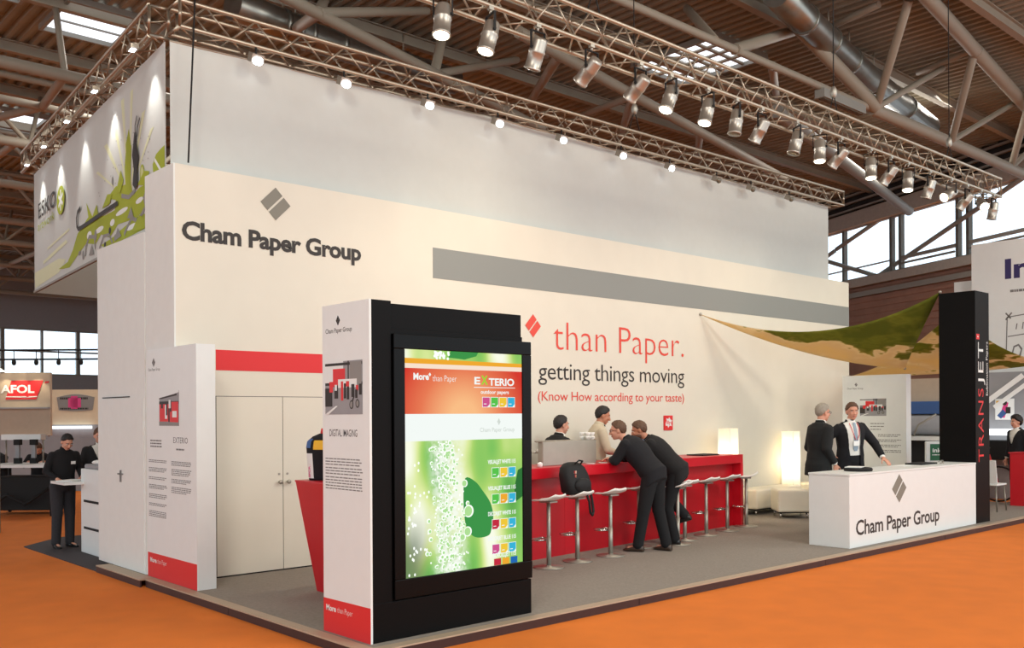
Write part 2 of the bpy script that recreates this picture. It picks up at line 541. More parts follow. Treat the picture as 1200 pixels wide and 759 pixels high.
# end wall at the far left back with a band of daylight
wb = MB()
wb.box(-24, 58, -.1, 57, 58.3, 4.3); wb.box(-24, 58, 7.2, 57, 58.3, 11.0)
wall_b = structure(wb.build('wall_back', MT['greyw']))
for i in range(9):
    n += 1
    x0 = -10 + i * 4.4
    fr = MB()
    for xx in (x0, x0 + 2.2, x0 + 4.3): fr.box(xx - .06, 57.95, 4.3, xx + .06, 58.2, 7.2)
    for zz in (4.35, 5.8, 7.15): fr.box(x0, 57.97, zz - .05, x0 + 4.3, 58.2, zz + .05)
    wd = structure(fr.build('window_%d' % n, MT['tubeg']))
    q = MB(); q.box(x0, 58.08, 4.3, x0 + 4.36, 58.09, 7.2); q.build('pane', MT['glass'], wd)


# ------------------------------------------------------------------ roof trusses and loose tubes
def roof_truss(y, x0, x1, lb, bay=4.2, zl=9.0, zu=10.6, rl=.13, ru=.09, rw=.065, webs=True):
    t = thing('roof_truss', lb, 'roof truss', (x0, y, zl))
    bar('chord', (x0, y, zl), (x1, y, zl), rl, MT['tube'], t, 10)
    if not webs:
        bar('web_member', (2.85, y, zl), (2.9, 16.7, 10.72), .07, MT['tube'], t); return t
    bar('chord', (x0, y, zu), (x1, y, zu), ru, MT['tube'], t, 10)
    xx = x0
    while xx + bay <= x1 + .01:
        bar('web_member', (xx, y, zl), (xx + bay / 2, y, zu), rw, MT['tube'], t)
        bar('web_member', (xx + bay / 2, y, zu), (xx + bay, y, zl), rw, MT['tube'], t)
        bar('web_member', (xx, y, zl), (xx + bay * .22, y + 1.7, zu + .1), rw, MT['tube'], t)
        xx += bay
    return t


t = thing('roof_truss', 'nearest brown tubular roof truss, its bottom chord above the front lighting truss', 'roof truss', (6, 5.5, 9))
bar('chord', (6, 5.55, 9), (18.11, 5.47, 9), .08, MT['tube'], t, 10)
bar('chord', (18.11, 5.47, 9), (28.5, 5.4, 9), .15, MT['tube'], t, 10)
bar('chord', (12, 2.9, 10.7), (20.81, 4.12, 10.7), .16, MT['tube'], t, 10)
bar('chord', (20.81, 4.12, 10.7), (31.5, 5.6, 10.7), .17, MT['tube'], t, 10)
for p, q, r in [((14.55, 5.95, 10.75), (18.11, 5.36, 9.0), .2), ((18.11, 5.36, 9.0), (16.82, 3.95, 10.75), .13), ((18.11, 5.36, 9.0), (21.56, 5.25, 10.75), .1),
                ((22.32, 5.35, 9.0), (20.81, 4.12, 10.75), .13), ((22.32, 5.35, 9.0), (25.95, 5.03, 10.75), .1), ((20.81, 4.12, 10.75), (21.36, 5.84, 10.75), .1),
                ((16.87, 5.93, 10.75), (16.53, 4.49, 10.75), .1), ((26.6, 5.4, 9.0), (25.2, 4.3, 10.75), .13), ((26.6, 5.4, 9.0), (29.5, 5.2, 10.75), .1),
                ((13.49, 7.47, 10.75), (11.78, 5.5, 9.0), .12), ((13.81, 5.5, 9.0), (20.12, 9.35, 10.75), .12), ((12.47, 5.5, 9.0), (16.41, 6.33, 10.75), .15)]:
    bar('web_member', p, q, r * .8, MT['tube'], t, 8)
t = thing('roof_truss', 'brown tubular roof truss behind the back lighting truss, with fanned web tubes', 'roof truss', (3.2, 8.95, 9))
bar('chord', (2.6, 8.78, 9), (13.2, 11.85, 9), .11, MT['tube'], t, 10)
for p, q, r in [((5.29, 9.52, 9.0), (9.19, 11.43, 10.75), 0.12), ((5.29, 9.52, 9.0), (7.17, 12.46, 10.75), 0.14), ((5.29, 9.52, 9.0), (7.5, 14.77, 10.75), 0.14),
                ((8.76, 10.6, 9.0), (9.85, 11.59, 10.75), 0.14), ((8.76, 10.6, 9.0), (12.69, 12.24, 10.75), 0.11)]:
    bar('web_member', p, q, r * .8, MT['tube'], t, 8)
t = thing('roof_truss', 'long brown roof truss tube running down behind the middle of the front lighting truss', 'roof truss', (10, 8.1, 9))
bar('chord', (8.6, 7.75, 9), (22.6, 10.6, 9), .12, MT['tube'], t, 10)
for p, q, r in [((10.04, 8.1, 9.0), (15.2, 14.43, 10.75), 0.14), ((9.19, 7.9, 9.0), (13.05, 11.54, 10.75), 0.11), ((13.07, 8.7, 9.0), (19.75, 14.94, 10.75), 0.14),
                ((13.07, 8.7, 9.0), (17.18, 14.37, 10.75), 0.11), ((16.57, 9.4, 9.0), (23.34, 14.5, 10.75), 0.13)]:
    bar('web_member', p, q, r * .8, MT['tube'], t, 8)
t = thing('roof_truss', 'pale roof tube ending at the head beam of the right windows', 'roof truss', (16, 7, 9))
bar('chord', (16.5, 7.1, 9.0), (30.2, 10.2, 9.0), .17, MT['tubeg'], t, 10)
ords = ['first', 'second', 'third', 'fourth', 'fifth', 'sixth', 'seventh', 'eighth', 'ninth', 'tenth']
for i, yy in enumerate((15.9, 21.5, 27, 32.5, 38, 43.5, 49, 54)):
    roof_truss(yy, -20.5, 26 if i else 9.5, '%s roof truss back from the left skylight towards the far end windows' % ords[i],
               bay=3.1 + .35 * (i % 3), zl=9.0 - .12 * (i % 2), webs=i > 0)
t = thing('roof_brace', 'brown roof braces crossing below the deck at the upper left', 'brace', (2.8, 16, 9))
for p, q, r in [((2.85, 15.95, 9.0), (3.1, 18.4, 9.0), .1), ((3.1, 18.4, 9.0), (2.0, 21.4, 9.0), .1), ((3.1, 18.4, 9.0), (6.2, 18.9, 9.0), .1),
                ((-2.0, 18.4, 9.0), (3.1, 18.4, 9.0), .1)]:
    bar('brace_tube', p, q, r, MT['tube'], t, 8)
for j, (xa, lb) in enumerate(((-1.5, 'left'), (3.4, 'middle'), (9.0, 'right'))):
    t = thing('roof_brace', 'long low tube running back under the %s of the far roof trusses' % lb, 'brace', (xa, 21, 8.9))
    bar('brace_tube', (xa, 21.5, 8.95), (xa - .4, 54, 8.95), .1, MT['tube'], t, 8)

# ventilation ducts
for pts, r, lb in (([(13.2, 5.0, 10.2), (14.67, 5.29, 10.2), (18.79, 6.07, 10.2), (24.6, 6.95, 10.2)], .30, 'silver spiral ventilation duct under the roof at the upper right'),
                   ([(5.2, 12.8, 10.2), (6.44, 13.02, 10.2), (7.4, 13.22, 10.2), (11.5, 13.3, 10.2)], .32, 'dull ventilation duct above the near end of back lighting truss')):
    t = thing('ventilation_duct', lb, 'duct', pts[0])
    b = MB(); b.pipe(pts, r, 20); b.build('duct_pipe', MT['duct'], t)
    for fr in (.12, .3, .48, .66, .84):
        p = V(pts[0]).lerp(V(pts[-1]), fr); d = (V(pts[-1]) - V(pts[0])).normalized()
        p = V(pts[1]).lerp(V(pts[2]), (fr - .1) / .5) if fr < .6 else V(pts[2]).lerp(V(pts[3]), (fr - .6) / .4)
        b = MB(); b.tube(p - d * .05, p + d * .05, r + .03, 20); b.build('duct_band', MT['duct'], t)
        bar('hanger', p + Z * r, (p.x, p.y, 10.98), .02, MT['tube'], t)
t = thing('batten_light', 'grey batten light fixed along the nearest roof truss chord', 'lamp', (15.9, 5.3, 8.9))
b = MB(); b.box(15.7, 5.36, 8.74, 17.6, 5.60, 8.935); b.build('housing', MT['tubeg'], t)
b = MB(); b.box(15.75, 5.41, 8.72, 17.55, 5.53, 8.74); b.build('diffuser', MT['dull'], t)
# ------------------------------------------------------------------ the stand: platform, cabin walls
plat = thing('stand_platform', 'low carpeted exhibition platform with dark brown fascia on the orange floor', 'platform', (0, 0, -.08))
b = MB(); b.poly([(.10, .10), (14.6, .10), (14.6, 5.3), (.10, 5.3)], (0, 0, -.01), X, Y, 0, .01); b.build('carpet_top', MT['carpet'], plat)
b = MB(); b.box(0, 0, -.012, 14.6, .10, 0); b.build('edge_strip', MT['sand'], plat)
b = MB(); b.box(0, .10, -.012, .10, 4.09, 0); b.build('edge_strip', MT['sand'], plat)
b = MB(); b.box(-.05, 4.11, -.012, .10, 5.4, 0); b.build('edge_strip', MT['sand'], plat)
for a, c in ((0.004, 2.9), (2.908, 6.16), (6.168, 9.3), (9.308, 12.4), (12.408, 14.6)):
    b = MB(); b.box(a, .004, -.08, c, .02, -.012); b.build('fascia_board', MT['fascia'], plat)
for a, c, xx in ((0.02, 2.2, .004), (2.208, 4.09, .004), (4.11, 5.4, -.046)):
    b = MB(); b.box(xx, a, -.08, xx + .016, c, -.012); b.build('fascia_board', MT['fascia'], plat)

YW = 3.632
wallm = thing('partition_wall', 'long cream partition wall with large lettering and a grey stripe', 'wall', (.145, YW, 0))
b = MB(); b.box(.145, YW, 0, 13.5, YW + .10, 4.18); b.build('wall_panel', MT['wall'], wallm)
b = MB(); b.box(.128, YW, 0, .145, 4.37, 4.18); b.build('side_panel', MT['cabin'], wallm)
b = MB(); b.box(3.356, YW - .004, 3.334, 13.5, YW, 3.707); b.build('grey_stripe', MT['grey'], wallm)
b = MB(); b.box(.56, YW - .004, 2.13, 2.5, YW, 2.34); b.build('red_stripe', MT['redprint'], wallm)
b = MB(); b.box(.555, YW - .002, .0, 2.07, YW, 1.866); b.build('door_gap', MT['dark'], wallm)
for i, (a, c, kx) in enumerate(((.56, 1.306, 1.262), (1.314, 2.06, 1.36))):
    b = MB(); b.box(a, YW - .010, .015, c, YW - .002, 1.86); d = b.build('cupboard_door', MT['wall'], wallm)
    b = MB(); b.tube((kx, YW - .035, .95), (kx, YW - .01, .95), .012, 10); b.ell((kx, YW - .05, .95), (.024, .018, .024)); b.build('door_knob', MT['steel'], d)
    b = MB(); b.tube((kx, YW - .016, 1.035), (kx, YW - .01, 1.035), .012, 10); b.build('lock', MT['steel'], d)
O3 = lambda x, z: (x, YW - .0045, z)
text('Cham Paper Group', MT['ink'], wallm, O3(.21, 3.437), X, Z, 2.11, .185, .034, .96)
diamond(wallm, O3(1.243, 3.93), X, Z, .352, .35, MT['greyprint'])
diamond(wallm, O3(5.035, 2.848), X, Z, .29, .31, MT['orange_print'])
text('than Paper.', MT['orange_print'], wallm, O3(5.42, 2.545), X, Z, 2.88, .42, -.014, 1.0)
text('getting things moving', MT['ink'], wallm, O3(5.13, 2.135), X, Z, 3.18, .25, -.004, .95)
text('(Know How according to your taste)', MT['orange_print'], wallm, O3(5.12, 1.845), X, Z, 3.18, .135, .0, .97)
# small red sign on the wall behind the bar
t = thing('wall_sign', 'small red square sign with a white emblem behind the bar', 'sign', (7.8, YW - .02, 1.41))
b = MB(); b.box(7.79, YW - .016, 1.405, 8.0, YW - .001, 1.63); b.build('sign_plate', MT['redprint'], t)
b = MB()
b.poly([(.03, .10), (.06, .15), (.05, .185), (.10, .17), (.12, .20), (.15, .165), (.19, .15), (.165, .11), (.18, .06), (.13, .07), (.10, .035), (.075, .07), (.035, .065)], (7.79, YW - .016, 1.405), X, Z, 0, .002)
b.build('emblem', MT['white'], t)
text('illy', MT['redprint'], t, (7.845, YW - .0185, 1.50), X, Z, .10, .055, .02)
# tall white block behind the cabin
t = thing('storage_block', 'tall plain white storage block with a slim handle slot beside the left panel', 'cabinet', (0, 4.4, 0))
b = MB(); b.box(.118, 4.375, 0, 3.2, 5.80, 3.60); b.build('block_body', MT['cabin'], t)
b = MB(); b.box(.110, 4.41, .03, .118, 5.76, 1.86); b.build('block_door', MT['cabin'], t)
b = MB(); b.box(.106, 4.80, 1.87, .118, 5.62, 1.88); b.build('door_seam', MT['dark'], t)
b = MB(); b.box(.095, 5.04, .94, .110, 5.06, 1.07); b.box(.095, 4.99, 1.02, .110, 5.13, 1.035); b.build('latch', MT['inkgrey'], t)

# ------------------------------------------------------------------ hanging fabric and printed banner
t = thing('fabric_banner', 'long plain grey-white fabric banner hanging above the partition wall', 'banner', (.16, 3.76, 4.1))
v = []; f = []
N = 40
for i in range(N + 1):
    x = .17 + (13.05 - .17) * i / N
    zt = 5.44 + .12 * min(1, i / N / .35) + .06 * (i / N)
    yy = 3.80 + .006 * sin(i * 1.3)
    v += [(x, yy, 4.12), (x, yy, zt), (x, yy + .006, zt), (x, yy + .006, 4.12)]
for i in range(N):
    a = 4 * i
    f += [(a, a + 4, a + 5, a + 1), (a + 1, a + 5, a + 6, a + 2), (a + 2, a + 6, a + 7, a + 3), (a + 3, a + 7, a + 4, a)]
f += [(0, 1, 2, 3), (4 * N, 4 * N + 3, 4 * N + 2, 4 * N + 1)]
b = MB(); b.add(v, f); b.build('cloth', MT['fabric'], t)
b = MB(); b.tube((.17, 3.805, 5.45), (4.6, 3.805, 5.57), .012, 6); b.tube((4.6, 3.805, 5.57), (13.05, 3.805, 5.63), .012, 6); b.build('hem_tube', MT['alu'], t)

BA = V((.16, 3.90, 0)); BD = V((.72 - .16, 10.41 - 3.86, 0)).normalized(); BN = V((-BD.y, BD.x, 0))
if BN.x > 0: BN = -BN
BU = -BD
t = thing('printed_banner', 'white banner with lime splash print hanging from the left truss', 'banner', (.16, 3.9, 3.62))
b = MB(); b.obox(BA + BD * 3.29 + Z * 4.545 + BN * -.004, (BD, Z, BN), (3.28, .925, .004)); b.build('cloth', MT['fabric'], t)
b = MB(); b.obox(BA + BD * 3.29 + Z * 3.625, (BD, Z, BN), (3.28, .016, .016)); b.build('bottom_rail', MT['tubeg'], t)
_off = [0]


def bprint(pts, m, name='splash_print'):
    _off[0] += 1
    q = MB(); q.poly([(-s, z) for s, z in pts], BA + BN * (.0005 + .00025 * _off[0]), BU, Z, 0, .0004)
    return q.build(name, m, t)


def thick(pts, w):
    L = []; R_ = []
    for i, p in enumerate(pts):
        a = pts[max(0, i - 1)]; c = pts[min(len(pts) - 1, i + 1)]
        d = V((c[0] - a[0], c[1] - a[1])).normalized(); nn = V((-d.y, d.x)) * (w / 2)
        L.append((p[0] + nn.x, p[1] + nn.y)); R_.append((p[0] - nn.x, p[1] - nn.y))
    return L + R_[::-1]


def circ(cx, cz, rx, rz, n=16): return [(cx + rx * cos(2 * pi * k / n), cz + rz * sin(2 * pi * k / n)) for k in range(n)]


for a, c, w in (((1.32, 4.14), (2.3, 4.95), .07), ((1.32, 4.14), (1.9, 5.1), .06), ((1.32, 4.14), (1.56, 5.3), .06), ((1.32, 4.14), (1.18, 5.3), .05),
                ((1.32, 4.14), (.74, 4.95), .06), ((1.32, 4.14), (.44, 4.7), .06), ((1.4, 4.14), (2.7, 4.7), .05)):
    bprint([(a[0] + .01, a[1]), (c[0] + w, c[1]), (c[0] - w, c[1]), (a[0] - .01, a[1])], MT['palelime'], 'ray_print')
bprint([(6.55, 3.92), (4.86, 3.92), (4.4, 3.85), (4.86, 3.72), (6.5, 3.68)], MT['palelime'])
bprint([(5.9, 4.02), (4.4, 4.12), (4.3, 4.07), (5.9, 3.97)], MT['palelime'])
bprint([(5.6, 4.18), (4.2, 4.25), (4.2, 4.22), (5.6, 4.15)], MT['palelime'])
bprint([(1.39, 4.73), (1.48, 4.51), (1.44, 4.3), (1.66, 4.32), (1.84, 4.36), (2.12, 4.31), (2.27, 4.25), (2.03, 4.24), (1.85, 4.2), (1.9, 4.09), (2.32, 4.10), (2.93, 4.18), (3.25, 4.42), (3.15, 4.22),
        (3.72, 4.1), (4.0, 3.92), (4.3, 3.8), (4.86, 3.77), (4.6, 3.74), (4.21, 3.71), (3.6, 3.84), (3.26, 3.9), (2.8, 3.82), (2.52, 3.9), (2.13, 3.80), (1.76, 3.9), (1.07, 3.85), (.5, 3.9), (.5, 4.14), (.91, 4.16), (1.15, 4.12), (1.24, 4.3), (1.2, 4.69)], MT['lime'])
bprint([(.68, 3.84), (1.08, 3.86), (1.58, 3.82), (2.04, 3.78), (2.53, 3.77), (2.33, 3.70), (1.59, 3.69), (.5, 3.68)], MT['lime'])
bprint([(1.3, 4.9), (1.42, 4.75), (1.4, 4.4), (1.28, 4.2), (1.22, 4.7)], MT['lime'])
bprint([(.02, 4.10), (.02, 4.42), (.15, 4.41), (.3, 4.39), (.42, 4.31), (.4, 4.2), (.2, 4.15)], MT['lime'])
bprint([(.10, 4.18), (.34, 4.36), (.36, 4.33), (.14, 4.16)], MT['white'])
for cx, cz, rx, rz in ((2.6, 3.97, .2, .035), (1.6, 4.02, .25, .03), (3.1, 3.98, .12, .05), (.9, 4.02, .14, .03), (2.0, 3.96, .1, .04), (1.2, 3.78, .2, .03)):
    bprint(circ(cx, cz, rx, rz), MT['white'])
bprint(thick([(3.3, 3.74), (3.28, 3.86), (3.1, 3.96), (2.85, 3.92), (2.8, 3.76)], .05), MT['greyp'])
bprint(thick([(2.6, 3.74), (2.4, 3.86), (2.15, 3.84), (2.0, 3.72)], .04), MT['greyp'])
bprint(thick([(1.6, 4.2), (1.3, 4.13), (1.05, 4.16)], .05), MT['greyp'])
bprint(thick([(1.5, 3.74), (1.2, 3.88), (.95, 3.8), (.7, 3.9)], .05), MT['greyp'])
for cx, cz, rx, rz, m in ((2.78, 3.93, .06, .07, 'greyp'), (3.42, 3.77, .05, .06, 'greyp'), (2.94, 3.74, .05, .03, 'ink'), (2.33, 3.75, .05, .03, 'ink'), (1.98, 4.45, .03, .05, 'greyp'), (1.86, 3.76, .06, .04, 'greyp'),
                          (.79, 4.29, .08, .10, 'lime'), (.79, 4.29, .055, .075, 'olive'), (.95, 3.8, .05, .05, 'ink'), (3.6, 3.82, .07, .03, 'greyp'), (2.1, 3.88, .05, .04, 'ink')):
    bprint(circ(cx, cz, rx, rz, 12), MT[m])
for q in ([(1.8, 4.3), (1.62, 4.5), (1.5, 4.36), (1.66, 4.24)], [(2.45, 4.2), (2.2, 4.33), (2.0, 4.3), (2.1, 4.2)], [(.95, 4.2), (.7, 4.3), (.52, 4.26), (.62, 4.12)], [(3.0, 4.14), (2.7, 4.3), (2.6, 4.12)], [(1.2, 3.72), (.9, 3.86), (.6, 3.76), (.7, 3.68)]):
    bprint(q, MT['lime'])
for q in ([(.75, 4.02), (.6, 4.1), (.52, 3.9), (.6, 3.8)], [(1.35, 3.9), (1.2, 4.0), (1.1, 3.86)], [(1.9, 3.72), (1.75, 3.86), (1.6, 3.74)], [(3.1, 3.72), (2.95, 3.84), (2.85, 3.7)]):
    bprint(q, MT['greyp'])
for k in range(26):
    bprint(circ(random.uniform(.4, 2.6), random.uniform(4.35, 4.9), .012, .01, 6), MT['greyp'], 'speck_print')
bprint(thick([(3.50, 4.40), (3.66, 4.37), (3.72, 4.30), (3.70, 4.19), (3.62, 4.14), (3.5, 4.135), (2.5, 4.14), (1.72, 4.14)], .055), MT['ink'], 'hook_print')
bprint([(1.03, 4.79), (1.12, 4.56), (1.06, 4.39), (1.11, 4.23), (1.01, 4.16), (.91, 4.2), (.93, 4.37), (.88, 4.5), (.97, 4.66), (.97, 4.78)], MT['ink'], 'figure_print')
bprint(thick([(1.0, 4.75), (1.0, 4.86), (.93, 4.95)], .03), MT['ink'], 'figure_print')
bprint(thick([(.93, 4.72), (.9, 4.82), (.82, 4.90)], .03), MT['ink'], 'figure_print')
text('ESKO', MT['ink'], t, BA + BD * 6.16 + Z * 4.70 + BN * .02, BU, Z, 1.2, .24, .008, 1.0)
text('artwork', MT['lime'], t, BA + BD * 6.2 + Z * 4.515 + BN * .02, BU, Z, 1.15, .14, .0, 1.0)
bprint(circ(4.64, 4.71, .24, .2, 24), MT['lime'], 'emblem_print')
for a in (0, 60, 120):
    q = [(4.64 + .15 * cos(radians(a + 30)), 4.71 + .15 * sin(radians(a + 30))), (4.64 - .15 * cos(radians(a + 30)), 4.71 - .15 * sin(radians(a + 30)))]
    bprint(thick(q, .05), MT['white'], 'emblem_print')
# far side of the banner box seen below the near banner
t2 = thing('printed_banner', 'pale back face of the far side of the hanging banner box at left', 'banner', (.8, 10.3, 3.62))
b = MB(); b.obox(V((3.6, 10.75, 4.545)), ((.995, .1, 0), Z, (-.1, .995, 0)), (2.85, .925, .004)); b.build('cloth', MT['fabric'], t2)


# ------------------------------------------------------------------ lighting trusses
def lighting_truss(p, q, s, h, pitch, lb, side):
    """box truss; p,q: bottom chord on the viewer's side; side: unit vector towards the far pair of chords"""
    p = V(p); q = V(q); side = V(side)
    t = thing('lighting_truss', lb, 'truss', p)
    d = (q - p); L = d.length; d.normalize()
    cs = [V((0, 0, 0)), side * s, side * s + Z * h, Z * h]
    for c in cs: bar('chord', p + c, q + c, .024, MT['alu'], t, 8)
    n = int(L / pitch)
    for fc, (a, c) in enumerate(((0, 3), (1, 2), (0, 1), (3, 2))):
        for i in range(n):
            u0 = p + d * (L * i / n); u1 = p + d * (L * (i + 1) / n)
            A, C_ = (a, c) if i % 2 == 0 else (c, a)
            bar('brace', u0 + cs[A], u1 + cs[C_], .010, MT['alu'], t, 5)
    for e in (p, q):
        for i in range(4):
            bar('end_brace', e + cs[i], e + cs[(i + 1) % 4], .018, MT['alu'], t, 6)
    return t


lighting_truss((.7, 1.28, 5.58), (14.75, 1.28, 5.63), .32, .33, .27, 'front aluminium lighting truss carrying the can spotlights over the stand', Y)
lighting_truss((.2, 3.62, 5.55), (13.3, 3.62, 5.66), .28, .26, .27, 'rear aluminium lighting truss along the top of the grey-white fabric', Y)
lighting_truss(BA + BN * .14 + BD * .05 + Z * 5.52, BA + BN * .14 + BD * 6.75 + Z * 5.52, .28, .30, .27, 'left aluminium lighting truss above the printed banner', -BN)
t = tag(bar('hanging_cable', (.34, 3.58, 5.86), (.26, 3.58, 4.19), .009, MT['rubber'], None), 'thin black cable hanging from the truss corner in front of the fabric', 'cable')
for (x, y, z), nm in (((12.9, 1.44, 5.95), 'right end of the front truss'), ((9.0, 1.44, 5.94), 'middle of the front truss'), ((3.9, 1.44, 5.93), 'near part of the front truss'), ((7.3, 3.76, 5.9), 'middle of the rear truss')):
    t = thing('hoist_chain', 'hoist chain holding the ' + nm, 'chain', (x, y, z))
    bar('chain', (x, y, z + .35), (x, y, 10.7), .008, MT['rubber'], t)
    b = MB(); b.pipe([(x, y, z + .35), (x - .14, y, z - .0), (x - .15, y, z - .02)], .008, 5); b.pipe([(x, y, z + .35), (x + .14, y, z - .0)], .008, 5); b.build('bridle', MT['rubber'], t)
    b = MB(); b.ell((x, y, z + .37), (.05, .05, .09)); b.build('chain_hook', MT['steel'], t)
    if 'near' in nm:
        b = MB(); b.box(x - .12, y - .1, z + .5, x + .12, y + .1, z + .85); b.build('hoist_motor', MT['rubber'], t, .01)


# ------------------------------------------------------------------ can spotlights on the front truss
def spot(loc, dirv, energy, color, size, blend=.6, r=.05, parent=None):
    d = bpy.data.lights.new('spot_light', 'SPOT'); d.energy = energy; d.color = color
    d.spot_size = size; d.spot_blend = blend; d.shadow_soft_size = r
    o = bpy.data.objects.new('spot_light', d); COL.objects.link(o)
    o.location = loc; o.rotation_euler = V(dirv).to_track_quat('-Z', 'Y').to_euler()
    return o


_can = {}


def can_meshes():
    b = MB(); b.lathe([(.03, .11), (.05, .10), (.058, .08), (.062, -.02), (.066, -.03), (.066, -.05), (.062, -.06), (.062, -.20), (.068, -.205), (.068, -.225), (.058, -.225), (.05, -.20)], n=18)
    b.v = [(x * 1.28, y * 1.28, z * .94) for x, y, z in b.v]; _can['body'] = b.mesh('can_body', MT['can'])
    b = MB(); b.lathe([(.001, -.215), (.060, -.215), (.056, -.229), (.03, -.236), (.001, -.237)], n=18)
    b.v = [(x * 1.28, y * 1.28, z * .94) for x, y, z in b.v]; _can['lit'] = b.mesh('lens_lit', MT['bulb']); _can['unlit'] = b.mesh('lens_unlit', MT['dull'])
    b = MB(); b.box(-.097, -.012, -.02, -.089, .012, .16); b.box(.089, -.012, -.02, .097, .012, .16); b.box(-.097, -.012, .16, .097, .012, .168)
    b.tube((-.1, 0, -.0), (-.07, 0, 0), .014, 8); b.tube((.07, 0, 0), (.1, 0, 0), .014, 8)
    _can['yoke'] = b.mesh('yoke', MT['rubber'])
    b = MB(); b.tube((0, 0, .168), (0, 0, .215), .012, 8); b.box(-.03, -.02, .205, .03, .02, .25)
    _can['clamp'] = b.mesh('clamp', MT['steel'])


can_meshes()
WARM = (1, .86, .66)
CANS = [  # x, tilt from straight down towards the wall (degrees), heading offset, lit
    (1.69, 12, 120, 1), (2.27, 16, 75, 1), (2.9, 26, 0, 0), (3.69, 56, 0, 0), (4.49, 54, 0, 0), (5.03, 24, 80, 1), (5.74, 18, 85, 1), (6.34, 10, 60, 0),
    (6.9, 36, 0, 0), (7.74, 16, 60, 0), (8.33, 8, 110, 1), (8.92, 48, 0, 0), (9.79, 8, 120, 1), (10.44, 42, 0, 0), (11.01, 12, 100, 1), (11.79, 22, 0, 0),
    (12.6, 62, 75, 1), (13.25, 42, 0, 0), (13.83, 60, 130, 1), (14.4, 12, 0, 0)]
CORD = ['first', 'second', 'third', 'fourth', 'fifth', 'sixth', 'seventh', 'eighth', 'ninth', 'tenth', 'eleventh', 'twelfth', 'thirteenth',
        'fourteenth', 'fifteenth', 'sixteenth', 'seventeenth', 'eighteenth', 'nineteenth', 'twentieth']
for i, (x, tilt, hd, lit) in enumerate(CANS):
    zt = 5.58 + .05 * (x - .7) / 14.05 - .024
    t = thing('can_spotlight', '%s can spotlight from the near end of the front truss, %s' % (CORD[i], 'lens glowing' if lit else ('swung wallward' if tilt > 20 else 'lens dark')),
              'spotlight', (x, 1.28, zt - .225), 'can spotlights on the front truss')
    link_mesh('clamp', _can['clamp'], t); link_mesh('yoke', _can['yoke'], t, rot=(0, 0, radians(hd)))
    bd = link_mesh('can_body', _can['body'], t, rot=(radians(tilt), 0, radians(hd)))
    link_mesh('lens', _can['lit'] if lit else _can['unlit'], bd)
    R_ = Matrix.Rotation(radians(hd), 3, 'Z') @ Matrix.Rotation(radians(tilt), 3, 'X')
    dv = R_ @ V((0, 0, -1))
    p = V((x, 1.28, zt - .225)) + dv * .25
    if hd == 0 or tilt < 40:
        spot(p, dv, 42 if lit else 50, WARM, radians(80 if tilt < 20 else 95), 1.0, .12)

# floodlights under the rear truss
b = MB(); b.box(-.07, -.05, -.04, .07, .05, .05); FB = b.mesh('flood_body', MT['steel'])
b = MB(); b.ell((0, -.056, -.015), (.06, .02, .045), n=12, m=7); FL = b.mesh('flood_lens', MT['bulbw']); FD = b.mesh('flood_lens', MT['dull'])
b = MB(); b.box(-.008, -.008, .05, .008, .008, .12); FS = b.mesh('stirrup', MT['rubber'])
for i, x in enumerate((1.01, 2.09, 3.27, 4.4, 5.57, 6.81, 7.94, 9.16, 10.14, 11.34)):
    zz = 5.55 + .11 * x / 13.3 - .14
    t = thing('floodlight', '%s small %s floodlight under the rear truss from its near left corner' % (CORD[i], 'glaring' if i < 7 else 'dim'), 'floodlight', (x, 3.60, zz), 'floodlights under the rear truss')
    link_mesh('stirrup', FS, t); bd = link_mesh('flood_body', FB, t, rot=(radians(25), 0, 0))
    l = link_mesh('flood_lens', FL if i < 7 else FD, bd)
    if i < 7: spot((x, 3.52, zz - .03), (0, -1, -1.0), 30, (1, .96, .9), radians(130), .8)
# lamps over the printed banner
b = MB(); b.box(-.04, -.08, -.02, .04, .08, .02); LB_ = b.mesh('lamp_body', MT['alu'])
b = MB(); b.box(-.025, -.05, -.024, .025, .05, -.02); LL = b.mesh('lamp_tube', MT['bulbw'])
b = MB(); b.box(-.01, -.01, .02, .01, .01, .06); b.box(-.01, -.01, .05, .12, .01, .06); LA = b.mesh('lamp_arm', MT['alu'])
for i, s in enumerate((.35, 1.9, 3.3, 4.7, 5.9)):
    p = BA + BD * s + BN * .22 + Z * 5.46
    t = thing('strip_lamp', '%s strip lamp above the printed banner counting from the near corner' % CORD[i], 'lamp', p, 'strip lamps above the printed banner', rz=atan2(BD.y, BD.x) - pi / 2)
    link_mesh('lamp_body', LB_, t); link_mesh('lamp_tube', LL, t); link_mesh('lamp_arm', LA, t)
    spot(p - Z * .04, (BN * -.28 - Z), 32, (1, .97, .92), radians(70), .7)
